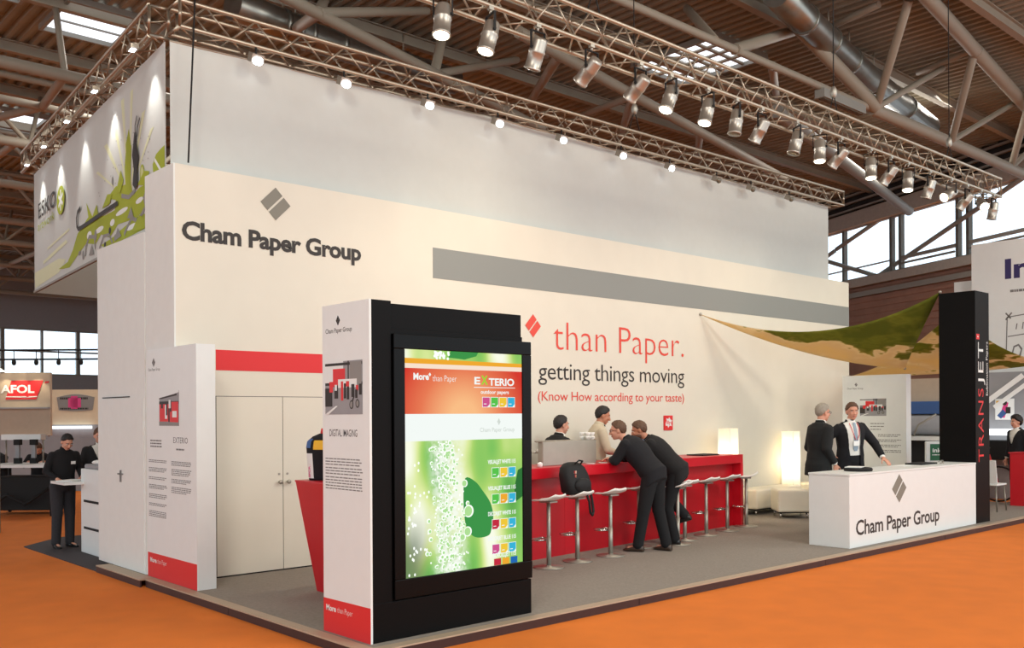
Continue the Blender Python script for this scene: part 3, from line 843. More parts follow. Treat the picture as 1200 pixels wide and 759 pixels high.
# ------------------------------------------------------------------ screen picture material (backlit film)
def film_material():
    m = bpy.data.materials.new('backlit_leaf_film'); m.use_nodes = True
    nt = m.node_tree; nt.nodes.clear(); N_ = nt.nodes.new; L = nt.links.new
    tc = N_('ShaderNodeTexCoord'); mp = N_('ShaderNodeMapping'); L(tc.outputs['Object'], mp.inputs['Vector'])
    mp.inputs['Scale'].default_value = (1.7, 1, .8); mp.inputs['Location'].default_value = (.3, 0, .35)
    n = N_('ShaderNodeTexNoise'); n.inputs['Scale'].default_value = 2.0; n.inputs['Detail'].default_value = .6; L(mp.outputs[0], n.inputs['Vector'])
    r = N_('ShaderNodeValToRGB'); L(n.outputs['Fac'], r.inputs['Fac'])
    e = r.color_ramp.elements
    e[0].position = .22; e[0].color = (*lin((84, 160, 74)), 1)
    e[1].position = .63; e[1].color = (*lin((250, 253, 232)), 1)
    for p, c in ((.33, (128, 196, 96)), (.43, (172, 214, 110)), (.52, (222, 236, 160))):
        q = e.new(p); q.color = (*lin(c), 1)
    sx = N_('ShaderNodeSeparateXYZ'); L(tc.outputs['Object'], sx.inputs[0])

    def mth(op, a, b=None, c=None):
        k = N_('ShaderNodeMath'); k.operation = op
        for i, q in enumerate((a, b, c)):
            if q is None: continue
            if isinstance(q, (int, float)): k.inputs[i].default_value = q
            else: L(q, k.inputs[i])
        return k.outputs[0]

    def ramp(val, lo, hi):
        k = N_('ShaderNodeMapRange'); k.interpolation_type = 'SMOOTHSTEP'; L(val, k.inputs['Value'])
        k.inputs['From Min'].default_value = lo; k.inputs['From Max'].default_value = hi; return k.outputs['Result']

    def mix(f, a, col):
        k = N_('ShaderNodeMix'); k.data_type = 'RGBA'; L(f, k.inputs['Factor']); L(a, k.inputs['A']); k.inputs['B'].default_value = (*lin(col), 1); return k.outputs['Result']
    # pale bubbly stem running down the left third, dim lower left corner (part of the printed picture)
    cen = mth('MULTIPLY_ADD', sx.outputs['Z'], -.05, -.03)
    d = mth('ABSOLUTE', mth('SUBTRACT', sx.outputs['X'], cen))
    stem = mth('MULTIPLY', mth('SUBTRACT', 1.0, ramp(d, .05, .22)), mth('SUBTRACT', 1.0, ramp(sx.outputs['Z'], 1.35, 1.6)))
    v = N_('ShaderNodeTexNoise'); v.inputs['Scale'].default_value = 26; v.inputs['Detail'].default_value = 2; L(tc.outputs['Object'], v.inputs['Vector'])
    col = mix(mth('MULTIPLY', stem, mth('MULTIPLY_ADD', ramp(v.outputs['Fac'], .35, .6), .6, .35)), r.outputs[0], (246, 252, 240))
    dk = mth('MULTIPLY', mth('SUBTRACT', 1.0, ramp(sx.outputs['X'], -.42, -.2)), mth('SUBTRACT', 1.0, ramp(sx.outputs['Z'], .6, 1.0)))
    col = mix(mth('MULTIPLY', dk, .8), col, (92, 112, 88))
    em = N_('ShaderNodeEmission'); em.inputs['Strength'].default_value = 1.0; L(col, em.inputs['Color'])
    o = N_('ShaderNodeOutputMaterial'); L(em.outputs[0], o.inputs[0])
    return m


def red_film():  # orange centre is the backlight's glow put into the film colour
    m = bpy.data.materials.new('backlit_red_film'); m.use_nodes = True
    nt = m.node_tree; nt.nodes.clear(); N_ = nt.nodes.new; L = nt.links.new
    tc = N_('ShaderNodeTexCoord'); mp = N_('ShaderNodeMapping'); L(tc.outputs['Object'], mp.inputs['Vector'])
    mp.inputs['Location'].default_value = (-.08, 0, -1.90); mp.inputs['Scale'].default_value = (1, 0, 1.15)
    g = N_('ShaderNodeVectorMath'); g.operation = 'LENGTH'; L(mp.outputs[0], g.inputs[0])
    r = N_('ShaderNodeValToRGB'); L(g.outputs['Value'], r.inputs['Fac']); e = r.color_ramp.elements
    e[0].position = .12; e[0].color = (*lin((250, 190, 134)), 1); e[1].position = .68; e[1].color = (*lin((214, 60, 48)), 1)
    q = e.new(.42); q.color = (*lin((232, 122, 84)), 1)
    em = N_('ShaderNodeEmission'); L(r.outputs[0], em.inputs['Color'])
    o = N_('ShaderNodeOutputMaterial'); L(em.outputs[0], o.inputs[0]); return m


MT['redfilm'] = red_film()
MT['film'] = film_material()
for k, c, s in (('e_redtop', (228, 92, 60), .95), ('e_red', (214, 96, 66), .95), ('e_orange', (246, 178, 126), 1.0), ('e_white', (244, 250, 246), 1.0), ('e_bar', (248, 226, 206), 1.0), ('e_leaf', (66, 156, 78), .9),
                ('e_leaf2', (52, 120, 60), .9), ('e_bub', (246, 252, 244), 1.1), ('e_bub2', (176, 224, 150), 1.0), ('e_gdark', (96, 116, 90), .8), ('e_pink', (216, 90, 150), .9), ('e_green', (92, 200, 80), .95), ('e_yellow', (240, 200, 60), 1.0),
                ('e_cyan', (60, 184, 222), .95), ('e_lime', (160, 214, 60), 1.0), ('e_pale', (214, 222, 214), .95), ('e_amber', (240, 170, 50), 1.0), ('e_stem', (210, 240, 190), 1.05), ('e_crim', (206, 50, 70), .9), ('e_blue', (40, 110, 190), .9)):
    MT[k] = emat(k, c, s)

# ------------------------------------------------------------------ corner display with the backlit screen
t = thing('advertising_display', 'tall black corner display with a glowing green backlit poster', 'display', (.93, .5, 0))
b = MB(); b.box(.155, .20, 0, 1.66, .829, 2.30); b.build('cabinet_body', MT['black'], t, .004)
b = MB(); b.box(.155, .185, .0, .33, .829, 2.50); b.build('side_column', MT['black'], t, .004)
b = MB(); b.box(.33, .215, 2.27, 1.66, .829, 2.485); b.build('top_fascia', MT['black'], t, .004)
b = MB(); b.box(.155, .18, 0, 1.73, .8, .285); b.build('plinth', MT['black'], t, .004)
b = MB()
for q in ((.34, 2.15, 1.73, 2.26), (.34, .295, 1.73, .44), (.34, .44, .44, 2.15), (1.63, .44, 1.73, 2.15)): b.box(q[0], .165, q[1], q[2], .25, q[3])
b.build('bezel', MT['black2'], t, .006)
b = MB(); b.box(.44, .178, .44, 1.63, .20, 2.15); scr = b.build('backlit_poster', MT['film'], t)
PY = .1775
_k = [0]


def film(pts, m, name):
    _k[0] += 1
    q = MB(); q.poly(pts, (0, PY - .00012 * _k[0], 0), X, Z, 0, .0001)
    return q.build(name, m, scr)


film([(.44, 2.045), (1.63, 2.04), (1.63, 2.075), (.44, 2.085)], MT['e_amber'], 'poster_band')
film(rc(.44, 2.01, 1.63, 2.045), MT['e_bar'], 'poster_band')
film(rc(.44, 1.665, 1.63, 2.01), MT['redfilm'], 'poster_band')
film(rc(.44, 1.46, 1.63, 1.665), MT['e_white'], 'poster_band')
# picture: stem covered with bubbles, dark round leaf, dark corner
lf = [(1.02, 1.16), (1.12, 1.13), (1.2, 1.05), (1.28, .95), (1.31, .84), (1.29, .74), (1.26, .69), (1.16, .68), (1.08, .71), (1.02, .8), (1.0, 1.0)]
ls = []
for i in range(len(lf)):                      # rounded outline through the leaf's points
    p0, p1, p2, p3 = (V((*lf[(i + q) % len(lf)], 0)) for q in (-1, 0, 1, 2))
    for u in (0, .25, .5, .75):
        c = .5 * ((2 * p1) + (p2 - p0) * u + (2 * p0 - 5 * p1 + 4 * p2 - p3) * u * u + (3 * p1 - p0 - 3 * p2 + p3) * u ** 3); ls.append((c.x, c.y))
film(ls, MT['e_leaf'], 'poster_leaf')
film([(1.58, 1.2), (1.63, 1.22), (1.63, .98), (1.55, .94), (1.54, 1.05)], MT['e_leaf2'], 'poster_leaf')
film([(.88, 2.15), (.86, 2.10), (1.02, 2.09), (1.14, 2.12), (1.16, 2.15)], MT['e_leaf'], 'poster_leaf')
random.seed(3)
b = MB(); b2 = MB()
for k in range(330):
    z = random.uniform(.46, 1.45); c = .80 + .06 * (1.0 - z)
    x = random.gauss(c + .05, .10 if z < 1 else .07)
    if not .46 < x < 1.06: continue
    r = random.choice((.008, .010, .012, .016, .02))
    yy = PY - .0035 - .000004 * k
    b.poly(circ(x, z, r, r, 9), (0, yy, 0), X, Z, 0, .00001)
    if r > .011: b2.poly(circ(x + r * .15, z - r * .1, r * .6, r * .6, 8), (0, yy - .0016, 0), X, Z, 0, .00001)
for x, z, r in ((1.05, .90, .05), (1.04, .74, .04), (.99, .70, .03), (1.01, 1.12, .03)):
    b.poly(circ(x, z, r, r, 18), (0, PY - .0052, 0), X, Z, 0, .00001); b2.poly(circ(x - .004, z, r * .76, r * .8, 18), (0, PY - .0056, 0), X, Z, 0, .00001)
for k in range(34):
    b.poly(circ(random.uniform(.72, .86), random.uniform(2.09, 2.138), random.choice((.008, .012)), .011, 9), (0, PY - .0035 - .000004 * k, 0), X, Z, 0, .00001)
for k in range(40):
    x = random.uniform(.46, .66); z = random.uniform(.46, 1.3); b.poly(circ(x, z, .009, .012, 8), (0, PY - .0052, 0), X, Z, 0, .00001)
o = b.build('poster_bubbles', MT['e_bub'], scr); o['kind'] = 'stuff'
o = b2.build('poster_bubble_centres', MT['e_bub2'], scr); o['kind'] = 'stuff'
PT = PY - .0062
text('More', MT['e_white'], scr, (.52, PT, 1.925), X, Z, .145, .05, .035); text('than Paper', MT['e_white'], scr, (.70, PT, 1.915), X, Z, .235, .05, -.012)
film([(.665, 1.965), (.678, 1.98), (.69, 1.965), (.678, 1.95)], MT['e_white'], 'asterisk_print')
text('E', MT['e_white'], scr, (1.115, PT, 1.90), X, Z, .06, .058, .03); text('X', MT['e_lime'], scr, (1.185, PT, 1.90), X, Z, .07, .07, .04); text('TERIO', MT['e_white'], scr, (1.265, PT, 1.893), X, Z, .275, .058, .03)
b = MB(); b.poly(rc(1.11, 1.872, 1.55, 1.877), (0, PT, 0), X, Z, 0, .0002); b.build('rule_print', MT['e_white'], scr)
text('outdoor papers', MT['e_white'], scr, (1.18, PT, 1.825), X, Z, .30, .03, .02)


def swatches(x0, z, cols):
    for i, c in enumerate(cols):
        q = MB(); a = x0 + i * .09
        q.poly([(a, z), (a + .05, z), (a + .074, z + .022), (a + .074, z + .075), (a, z + .075)], (0, PT + .001, 0), X, Z, 0, .0003)
        q.poly([(a + .05, z), (a + .074, z), (a + .074, z + .022)], (0, PT + .001, 0), X, Z, 1, .0003)
        q.poly(rc(a + .012, z + .02, a + .04, z + .026), (0, PT + .0005, 0), X, Z, 1, .0003)
        q.poly(rc(a - .004, z - .004, a + .078, z + .079), (0, PT + .0016, 0), X, Z, 1, .0003)
        q.build('swatch_print', [MT[c], MT['e_white']], scr)


swatches(1.2, 1.72, ['e_pink', 'e_green', 'e_yellow', 'e_cyan'])
rows = [('VISUALJET WHITE 115', 1.262, ['e_green', 'e_yellow', 'e_cyan']), ('VISUALJET BLUE 115', 1.05, ['e_green', 'e_amber', 'e_cyan']), ('DECORJET WHITE 115', .845, ['e_crim', 'e_yellow', 'e_cyan']),
        ('DECORJET BLUE 115', .645, ['e_pink', 'e_yellow', 'e_cyan'])]
for tx, z, cs in rows:
    text(tx, MT['e_white'], scr, (1.55 - .30, PT, z), X, Z, .30, .032, .035); swatches(1.295, z - .11, cs)
text('SCROLLJET 115', MT['e_white'], scr, (1.30, PT, .505), X, Z, .25, .036, .03)
for i, c in enumerate(('e_crim', 'e_amber', 'e_blue')):
    q = MB(); q.poly(rc(1.31 + i * .09, .442, 1.385 + i * .09, .495), (0, PT, 0), X, Z, 0, .0003); q.build('swatch_print', MT[c], scr)
diamond(scr, (1.37, PT, 1.60), X, Z, .035, .055, MT['e_pale'])
text('Cham Paper Group', MT['e_pale'], scr, (1.17, PT, 1.52), X, Z, .37, .035, .01)

# white printed face of the corner display (a panel of its own)
t = thing('info_panel', 'white information panel on the end of the black corner display', 'panel', (.135, .5, 0))
b = MB(); b.box(.135, .181, .0, .153, .829, 2.50); b.build('board', MT['white'], t)
UL = -Y
O1 = lambda y, z: (.1345, y, z)
b = MB(); b.poly([(0, 0), (.648, 0), (.648, .26), (0, .255)], O1(.829, 0), UL, Z, 0, .001); b.build('red_footer', MT['redprint'], t)
text('More', MT['white'], t, (.133, .79, .165), UL, Z, .14, .045, .035); text('than Paper', MT['white'], t, (.133, .63, .165), UL, Z, .21, .045, -.012)
diamond(t, O1(.60, 2.375), UL, Z, .055, .075, MT['ink'])
text('Cham Paper Group', MT['ink'], t, O1(.78, 2.285), UL, Z, .37, .036, .01)
PIC1 = [(1, rc(0, .55, .5, 1)), (2, rc(0, .55, 1, .60)), (2, rc(.62, .6, .65, 1)), (2, rc(.0, .92, 1, .97)), (3, rc(.68, .5, .98, .98)), (4, rc(.22, .52, .55, .86)), (1, rc(.36, .50, .86, .66)),
        (2, rc(0, .15, .20, .5)), (4, rc(.12, .42, .22, .62)), (2, rc(.26, .3, .36, .55)), (1, rc(.27, .45, .33, .56)), (4, rc(.44, .26, .50, .62)), (2, rc(.52, .3, .58, .58)), (4, rc(.58, .52, .66, .62)), (2, rc(.60, .28, .66, .52)),
        (2, rc(.72, .32, .8, .56)), (4, rc(.84, .44, .9, .54)), (2, rc(.82, .3, .88, .46)), (2, rc(.92, .36, .99, .56)), (2, [(.7, .2), (.78, .34), (.8, .32), (.73, .18)]), (2, circ(.72, .18, .05, .08)), (3, circ(.72, .18, .035, .06)), (2, circ(.88, .2, .05, .08)), (3, circ(.88, .2, .035, .06)),
        (1, [(0, 0), (.3, .16), (.36, .16), (.1, 0)])]
PM = [MT['greyw'], MT['white'], MT['ink'], MT['greyp'], MT['redprint']]
print_picture(t, O1(.785, 1.665), UL, Z, .515, .40, PIC1, PM)
text('DIGITAL IMAGING', MT['ink'], t, O1(.73, 1.50), UL, Z, .385, .055, .005)
for z, r in ((1.325, 3), (1.255, 3), (1.185, 5)): lines(t, O1(.79, z), UL, Z, .52, r, .0215, .008, MT['inkgrey'])

# left information panel on the cabin corner
t = thing('info_panel', 'white information panel with red foot at the left cabin corner', 'panel', (.2, 3.6, 0))
b = MB()
b.poly([(.113, 3.09), (.304, 3.09), (.304, 3.625), (.124, 3.625), (.124, 4.30), (.113, 4.30)], (0, 0, 0), X, Y, 0, 2.35)
b.build('board', MT['white'], t)
O2 = lambda y, z: (.1125, y, z)
b = MB(); b.poly([(0, 0), (1.21, 0), (1.21, .25), (0, .25)], O2(4.30, 0), UL, Z, 0, .001); b.build('red_footer', MT['redprint'], t)
text('More', MT['white'], t, (.111, 4.24, .155), UL, Z, .17, .05, .035); text('than Paper', MT['white'], t, (.111, 4.05, .155), UL, Z, .24, .05, -.012)
diamond(t, O2(4.12, 2.215), UL, Z, .085, .09, MT['inkgrey'])
text('Cham Paper Group', MT['inkgrey'], t, O2(4.27, 2.13), UL, Z, .31, .03, .01)
PIC2 = [(1, [(0, .75), (1, .95), (1, 1), (0, 1)]), (2, [(0, .80), (.9, .92), (.9, .86), (0, .76)]), (4, rc(.02, .12, .5, .66)), (2, rc(0, .62, 1, .7)), (1, rc(.3, .2, .42, .6)), (2, rc(.36, .3, .44, .62)), (4, rc(.55, .1, .98, .68)), (1, rc(.68, .24, .9, .42)), (2, rc(.56, .4, .64, .72)), (2, rc(.1, .5, .2, .7)),
        (2, rc(.48, .1, .54, .5)), (1, rc(.5, .5, .6, .74)), (3, [(0, 0), (1, 0), (1, .1), (0, .12)])]
print_picture(t, O2(3.975, 1.565), UL, Z, .485, .35, PIC2, PM)
lines(t, O2(4.22, 1.405), UL, Z, .30, 3, .03, .014, MT['inkgrey'])
text('EXTERIO', MT['ink'], t, O2(3.63, 1.395), UL, Z, .34, .06, -.005); lines(t, O2(3.56, 1.325), UL, Z, .22, 1, .03, .016, MT['inkgrey'])
z = 1.205
for r in (2, 3, 2, 3, 3, 2, 4, 3, 2, 2, 3):
    if z < .64: break
    lines(t, O2(4.26, z), UL, Z, .47, r, .017, .008, MT['inkgrey'])
    if z > .88: lines(t, O2(3.68, z), UL, Z, .47, r + 1, .017, .008, MT['inkgrey'])
    z -= r * .017 + .045

# ------------------------------------------------------------------ reception counter and black pillar
t = thing('reception_counter', 'long white reception counter with dark lettering at the platform front', 'counter', (8.9, .47, 0))
b = MB(); b.box(7.067, .194, 0, 10.809, .742, .882); b.build('body', MT['white'], t, .004)
b = MB(); b.box(7.062, .189, .884, 10.809, .747, .908); b.build('worktop', MT['white'], t, .003)
text('Cham Paper Group', MT['ink'], t, (7.22, .193, .150), X, Z, 2.34, .19, .018, .96)
diamond(t, (8.367, .193, .665), X, Z, .40, .37, MT['greyprint'])
t = thing('advertising_pillar', 'tall black square pillar with red and white vertical lettering', 'pillar', (11.07, .46, 0))
b = MB(); b.box(10.815, .194, 0, 11.323, .731, 3.462); b.build('body', MT['black'], t, .004)
NX = -X
text('TRANS', MT['redprint'], t, (11.10, .193, .91), Z, NX, 1.10, .20, -.005, 1.1); text('JET', MT['white'], t, (11.10, .193, 2.06), Z, NX, .64, .20, -.005, 1.1)
text('Sublimation Papers', MT['white'], t, (11.265, .193, 1.90), Z, NX, .82, .07, .0)
b = MB(); b.poly(rc(2.74, 0, 2.82, .11), (10.96, .193, 0), Z, NX, 0, .001); b.poly(rc(2.77, .04, 2.79, .075), (10.96, .1915, 0), Z, NX, 1, .001); b.build('cross_print', [MT['redprint'], MT['white']], t)
b = MB(); b.tube((10.83, .715, 3.46), (10.83, .715, 3.50), .012, 8); b.build('sail_hook', MT['steel'], t)
# things lying on the counter
t = tag(MB().lathe([(.02, .908), (.17, .908), (.18, .93), (.17, .95), (.15, .955), (.13, .93), (.02, .925)], (7.75, .44, 0), 28).build('tray', MT['rubber']), 'round black tray lying on the counter in front of the two talking men', 'tray')
b = MB(); b.obox((7.78, .5, .957), (V((.95, .3, 0)), V((-.3, .95, 0)), Z), (.14, .1, .004)); tag(b.build('leaflet', MT['paper']), 'white leaflet lying across the round black tray', 'paper')
b = MB(); b.box(9.6, .45, .908, 10.1, .70, .93); tag(b.build('folder', MT['rubber'], bevel=.006), 'flat black folder lying on the counter near the black pillar', 'folder')
b = MB(); b.box(9.2, .52, .908, 9.45, .7, .914); tag(b.build('leaflet', MT['paper']), 'white sheet lying on the counter beside the black folder', 'paper')
t = thing('pen_holder', 'small wire pen on a stand at the pillar end of the counter', 'pen', (10.25, .45, .908))
b = MB(); b.lathe([(.001, .908), (.03, .908), (.03, .918), (.001, .92)], (10.25, .45, 0), 14); b.build('base', MT['steel'], t)
b = MB(); b.pipe([(10.25, .45, .915), (10.27, .44, .95), (10.20, .43, .955)], .006, 6); b.tube((10.20, .43, .955), (10.06, .42, .94), .008, 6); b.build('pen', MT['steel'], t)

# ------------------------------------------------------------------ red bar
BXD = V((.9965, .0836, 0)).normalized(); BYD = V((-BXD.y, BXD.x, 0)); BO = V((8.2, 2.475, 0))    # right front top corner, running left


def bp(a, c, z): return BO - BXD * a + BYD * c + Z * z


def bbox(mb, a0, c0, z0, a1, c1, z1): return mb.obox(bp((a0 + a1) / 2, (c0 + c1) / 2, (z0 + z1) / 2), (BXD, BYD, Z), (abs(a1 - a0) / 2, abs(c1 - c0) / 2, abs(z1 - z0) / 2))


bar_t = thing('bar_counter', 'long red bar counter with a recessed front and overhanging top', 'bar', bp(2.9, .3, 0))
b = bbox(MB(), 0, 0, .93, 5.9, .62, 1.053); b.build('bar_top', MT['red'], bar_t, .004)
b = bbox(MB(), 0, 0.0, 0, .07, .62, .93); b.build('end_panel', MT['red'], bar_t, .003)
for a0, a1 in ((.07, 2.0), (2.004, 3.94), (3.944, 5.9)):
    b = bbox(MB(), a0, .14, 0, a1, .17, .93); b.build('front_panel', MT['red'], bar_t)
b = bbox(MB(), .07, .17, .45, 5.9, .58, .47); b.build('inner_shelf', MT['red'], bar_t)

# bar stools
st0 = thing('bar_stool', '', 'stool', (0, 0, 0), 'white bar stools along the red bar')
b = MB(); b.lathe([(.001, 0), (.165, 0), (.168, .006), (.165, .012), (.03, .018), (.027, .03), (.001, .03)], n=28); b.build('base_plate', MT['steel'], st0)
b = MB(); b.tube((0, 0, .02), (0, 0, .705), .022, 14); b.tube((0, 0, .02), (0, 0, .34), .026, 14); b.build('column', MT['steel'], st0)
b = MB(); b.pipe([(-.02, .02, .30), (-.10, .06, .30), (-.12, .14, .30), (-.09, .17, .30), (.09, .17, .30), (.12, .14, .30), (.10, .06, .30), (.02, .02, .30)], .011, 7); b.box(-.09, .15, .298, .09, .19, .312); b.build('footrest', MT['chrome'], st0)
v = []; f = []; n1, n2 = 14, 16
for i in range(n1 + 1):
    yy = .165 - .33 * i / n1
    hw = .155 * (1 - max(0, abs(yy) / .165 - .5) ** 2 * 1.7)
    zz = .728 + (.06 * max(0, (-yy - .01) / .155) ** 2) - .012 * max(0, (yy - .05) / .115)
    for j in range(n2 + 1):
        u = -1 + 2 * j / n2
        v.append((hw * u, yy, zz + .012 * u * u))
for i in range(n1):
    for j in range(n2):
        a = i * (n2 + 1) + j; f.append((a, a + n2 + 1, a + n2 + 2, a + 1))
b = MB(); b.add(v, f, 0, True); so = b.build('seat', MT['seatw'], st0)
md = so.modifiers.new('thick', 'SOLIDIFY'); md.thickness = .016; md.offset = 0
b = MB(); b.obox((0, 0, .712), (X, Y, Z), (.07, .07, .008)); b.build('seat_mount', MT['steel'], st0)
SP = [(3.46, 1.74, 4), (4.0, 1.83, 2), (4.58, 1.85, -6), (5.35, 2.07, 0), (5.92, 1.91, 10), (6.31, 2.10, -12), (6.9, 2.19, -6), (7.53, 2.29, -4), (8.14, 2.385, 28)]
SL = ['bar stool nearest the black display, empty', 'bar stool carrying the black backpack', 'empty bar stool just right of the backpack', 'bar stool standing between the legs of the leaning man',
      'bar stool, nearer of the overlapping two right of the leaning men', 'bar stool half hidden behind another, right of the leaning men', 'third bar stool from the right end of the red bar', 'second bar stool from the right end of the red bar',
      'bar stool at the right end of the red bar, turned edge on']
for i, (x, y, a) in enumerate(SP):
    o = st0 if i == 0 else copy_tree(st0)
    o.location = (x, y, 0); o.rotation_euler = (0, 0, radians(5 + a)); o['label'] = 'white seated steel ' + SL[i]

# backpack on the second stool
t = thing('backpack', 'black backpack slumped on a bar stool with its strap hanging down', 'bag', (4.0, 1.84, .75))
rs = []
for z, w, d, ox, oy in ((0, .15, .085, 0, 0), (.03, .185, .11, 0, 0), (.12, .19, .115, .0, .01), (.22, .185, .10, -.015, .03), (.30, .16, .08, -.02, .045), (.345, .11, .05, -.02, .055), (.36, .05, .02, -.02, .06)):
    rs.append([V((4.0 + ox + w * (abs(cos(q)) ** .6) * (1 if cos(q) >= 0 else -1), 1.84 + oy + d * (abs(sin(q)) ** .6) * (1 if sin(q) >= 0 else -1), .757 + z)) for q in [2 * pi * k / 24 for k in range(24)]])
b = MB(); b.rings(rs); b.build('bag_body', MT['bag'], t)
b = MB(); b.ell((4.0, 1.74, .86), (.13, .05, .085), n=16); b.build('front_pocket', MT['bag'], t)
b = MB(); b.pipe([(4.04, 1.74, .80), (4.06, 1.70, .68), (4.08, 1.70, .55), (4.12, 1.71, .52), (4.15, 1.72, .56), (4.15, 1.74, .68), (4.14, 1.76, .80)], .016, 6); b.build('strap', MT['rubber'], t)
b = MB(); b.pipe([(3.93, 1.80, 1.10), (3.97, 1.77, 1.14), (4.04, 1.78, 1.13), (4.06, 1.83, 1.10)], .010, 6); b.build('handle', MT['rubber'], t)
b = MB(); b.box(3.86, 1.725, 1.00, 3.885, 1.74, 1.03); b.box(3.87, 1.725, .955, 3.88, 1.74, .99); b.build('buckle', MT['chrome'], t)

# espresso machine on the bar
t = thing('espresso_machine', 'brushed steel espresso machine with its back to the stools on the red bar', 'coffee machine', bp(3.75, .38, 1.053))
AX = (BXD, BYD, Z)
bc = lambda a, c, z: bp(a, c, z)
b = MB(); b.obox(bc(3.72, .24, 1.195), AX, (.5, .012, .14)); b.build('back_panel', MT['beanm'], t, .004)
b = MB(); b.obox(bc(3.60, .40, 1.20), AX, (.36, .145, .12)); b.build('body', MT['steel'], t, .006)
b = MB(); b.obox(bc(3.60, .40, 1.331), AX, (.39, .17, .009)); b.build('cup_rail', MT['steel'], t, .003)
for a in (3.35, 3.9):
    for c in (.26, .53):
        b = MB(); b.tube(bc(a, c, 1.053), bc(a, c, 1.09), .02, 10); b.build('foot', MT['rubber'], t)
for a in (3.5, 3.9):
    b = MB(); b.tube(bc(a, .55, 1.22), bc(a, .60, 1.21), .035, 14); b.tube(bc(a, .58, 1.2), bc(a, .72, 1.19), .012, 8); b.build('brew_group', MT['chrome'], t)
b = MB(); b.lathe([(.018, 0), (.022, .002), (.034, .03), (.036, .045), (.033, .045), (.028, .02), (.001, .008)], n=14)
b.pipe([(.034, 0, .035), (.052, 0, .03), (.05, 0, .014), (.03, 0, .012)], .004, 5)
CUP = b.mesh('espresso_cup', MT['porcelain'])
k = 0
for a in (3.25, 3.33):
    for c in (.27, .36):
        for l in range(2):
            o = bpy.data.objects.new('espresso_cup', CUP); COL.objects.link(o)
            o.location = bc(a, c, 1.3415 + l * .0455); o.rotation_euler = (0, 0, k * 1.1); k += 1
            tag(o, 'white espresso cup, %s in the %s %s stack on top of the espresso machine' % (('lower', 'upper')[l], ('near', 'far')[c > .3], ('right', 'left')[a > 3.3]), 'cup', 'espresso cups on the machine')
b = MB(); b.lathe([(.001, 0), (.028, 0), (.033, .11), (.031, .11), (.027, .006), (.001, .006)], n=14); b.v = [tuple(V(p) + bc(2.15, .2, 1.053)) for p in b.v]
t = thing('drinking_glass', 'clear glass with red straws on the bar right of the leaning men', 'glass', bc(2.15, .2, 1.053))
b.build('glass_body', MT['glass'], t)
b = MB(); p = bc(2.15, .2, 1.06); b.tube(p, p + V((.03, .01, .16)), .004, 5); b.tube(p, p + V((-.03, .0, .15)), .004, 5); b.build('straw', MT['redprint'], t)
for i, (a, c) in enumerate(((4.38, .14), (4.52, .2), (4.66, .12))):
    b = MB(); p = bc(a, c, 1.053); b.lathe([(.001, 0), (.03, 0), (.034, .035), (.026, .05), (.008, .056), (.001, .06)], p, 14)
    tag(b.build('sugar_bowl', MT[('porcelain', 'rubber', 'porcelain')[i]]), '%s small bowl on the bar left of the espresso machine' % ('first white', 'black', 'second white')[i], 'bowl')
for i, a in enumerate((3.25, 3.5)):
    b = MB(); p = bc(a, .10, 1.053); b.lathe([(.001, 0), (.05, 0), (.062, .008), (.06, .01), (.03, .006), (.001, .006)], p, 18)
    tag(b.build('saucer', MT['porcelain']), '%s white saucer on the bar in front of the espresso machine' % ('right', 'left')[i], 'saucer')
b = MB(); b.obox(bc(.62, .3, 1.062), AX, (.22, .14, .008)); tag(b.build('tray', MT['rubber'], bevel=.004), 'flat black tray on the right end of the red bar', 'tray')


# ------------------------------------------------------------------ lounge corner
def floor_lamp(x, y, z1, lb):
    t = thing('floor_lamp', lb, 'lamp', (x, y, 0))
    b = MB(); b.box(x - .12, y - .12, 0, x + .12, y + .12, .03); b.build('base', MT['white'], t)
    b = MB(); q = [(x - .11, y - .11), (x + .11, y - .11), (x + .11, y + .11), (x - .11, y + .11)]
    b.rings([[V((a, c, .06)) for a, c in q], [V((a, c, z1)) for a, c in q]], caps=False, smooth=False); b.build('lamp_shade', MT['lampshade'], t)
    b = MB(); b.tube((x, y, .03), (x, y, .62), .012, 8); b.build('stem', MT['white'], t)
    b = MB(); b.ell((x, y, .70), (.04, .04, .06), n=10, m=8); b.build('light_bulb', MT['bulb'], t)
    d = bpy.data.lights.new('lamp_light', 'POINT'); d.energy = 34; d.color = (1, .86, .62); d.shadow_soft_size = .06
    o = bpy.data.objects.new('lamp_light', d); COL.objects.link(o); o.location = (x, y, .84)
    for sx in (-1, 1):
        for sy in (-1, 1): bar('frame_post', (x + .114 * sx, y + .114 * sy, .02), (x + .114 * sx, y + .114 * sy, z1 + .01), .005, MT['white'], t)


floor_lamp(8.98, 3.28, 1.42, 'square glowing paper floor lamp half hidden behind the right end of the bar')
floor_lamp(11.05, 3.42, 1.34, 'square glowing paper floor lamp behind the cream benches')


def ottoman(name, x, y, w, d, h, rz, lb, cat, rnd=.03):
    t = thing(name, lb, cat, (x, y, 0), rz=rz)
    b = MB(); b.box(-w / 2, -d / 2, .10, w / 2, d / 2, h); o = b.build('cushion', MT['leather'], t, local=True)
    md = o.modifiers.new('round', 'BEVEL'); md.width = rnd; md.segments = 3
    b = MB(); b.box(-w / 2 + .03, -d / 2 + .03, .085, w / 2 - .03, d / 2 - .03, .10); b.build('base_frame', MT['rubber'], t, local=True)
    for sx in (-1, 1):
        for sy in (-1, 1):
            b = MB(); b.tube((sx * (w / 2 - .06), sy * (d / 2 - .06), .09), (sx * (w / 2 - .05), sy * (d / 2 - .05), 0), .014, 8); b.build('leg', MT['chrome'], t, local=True)
    return t


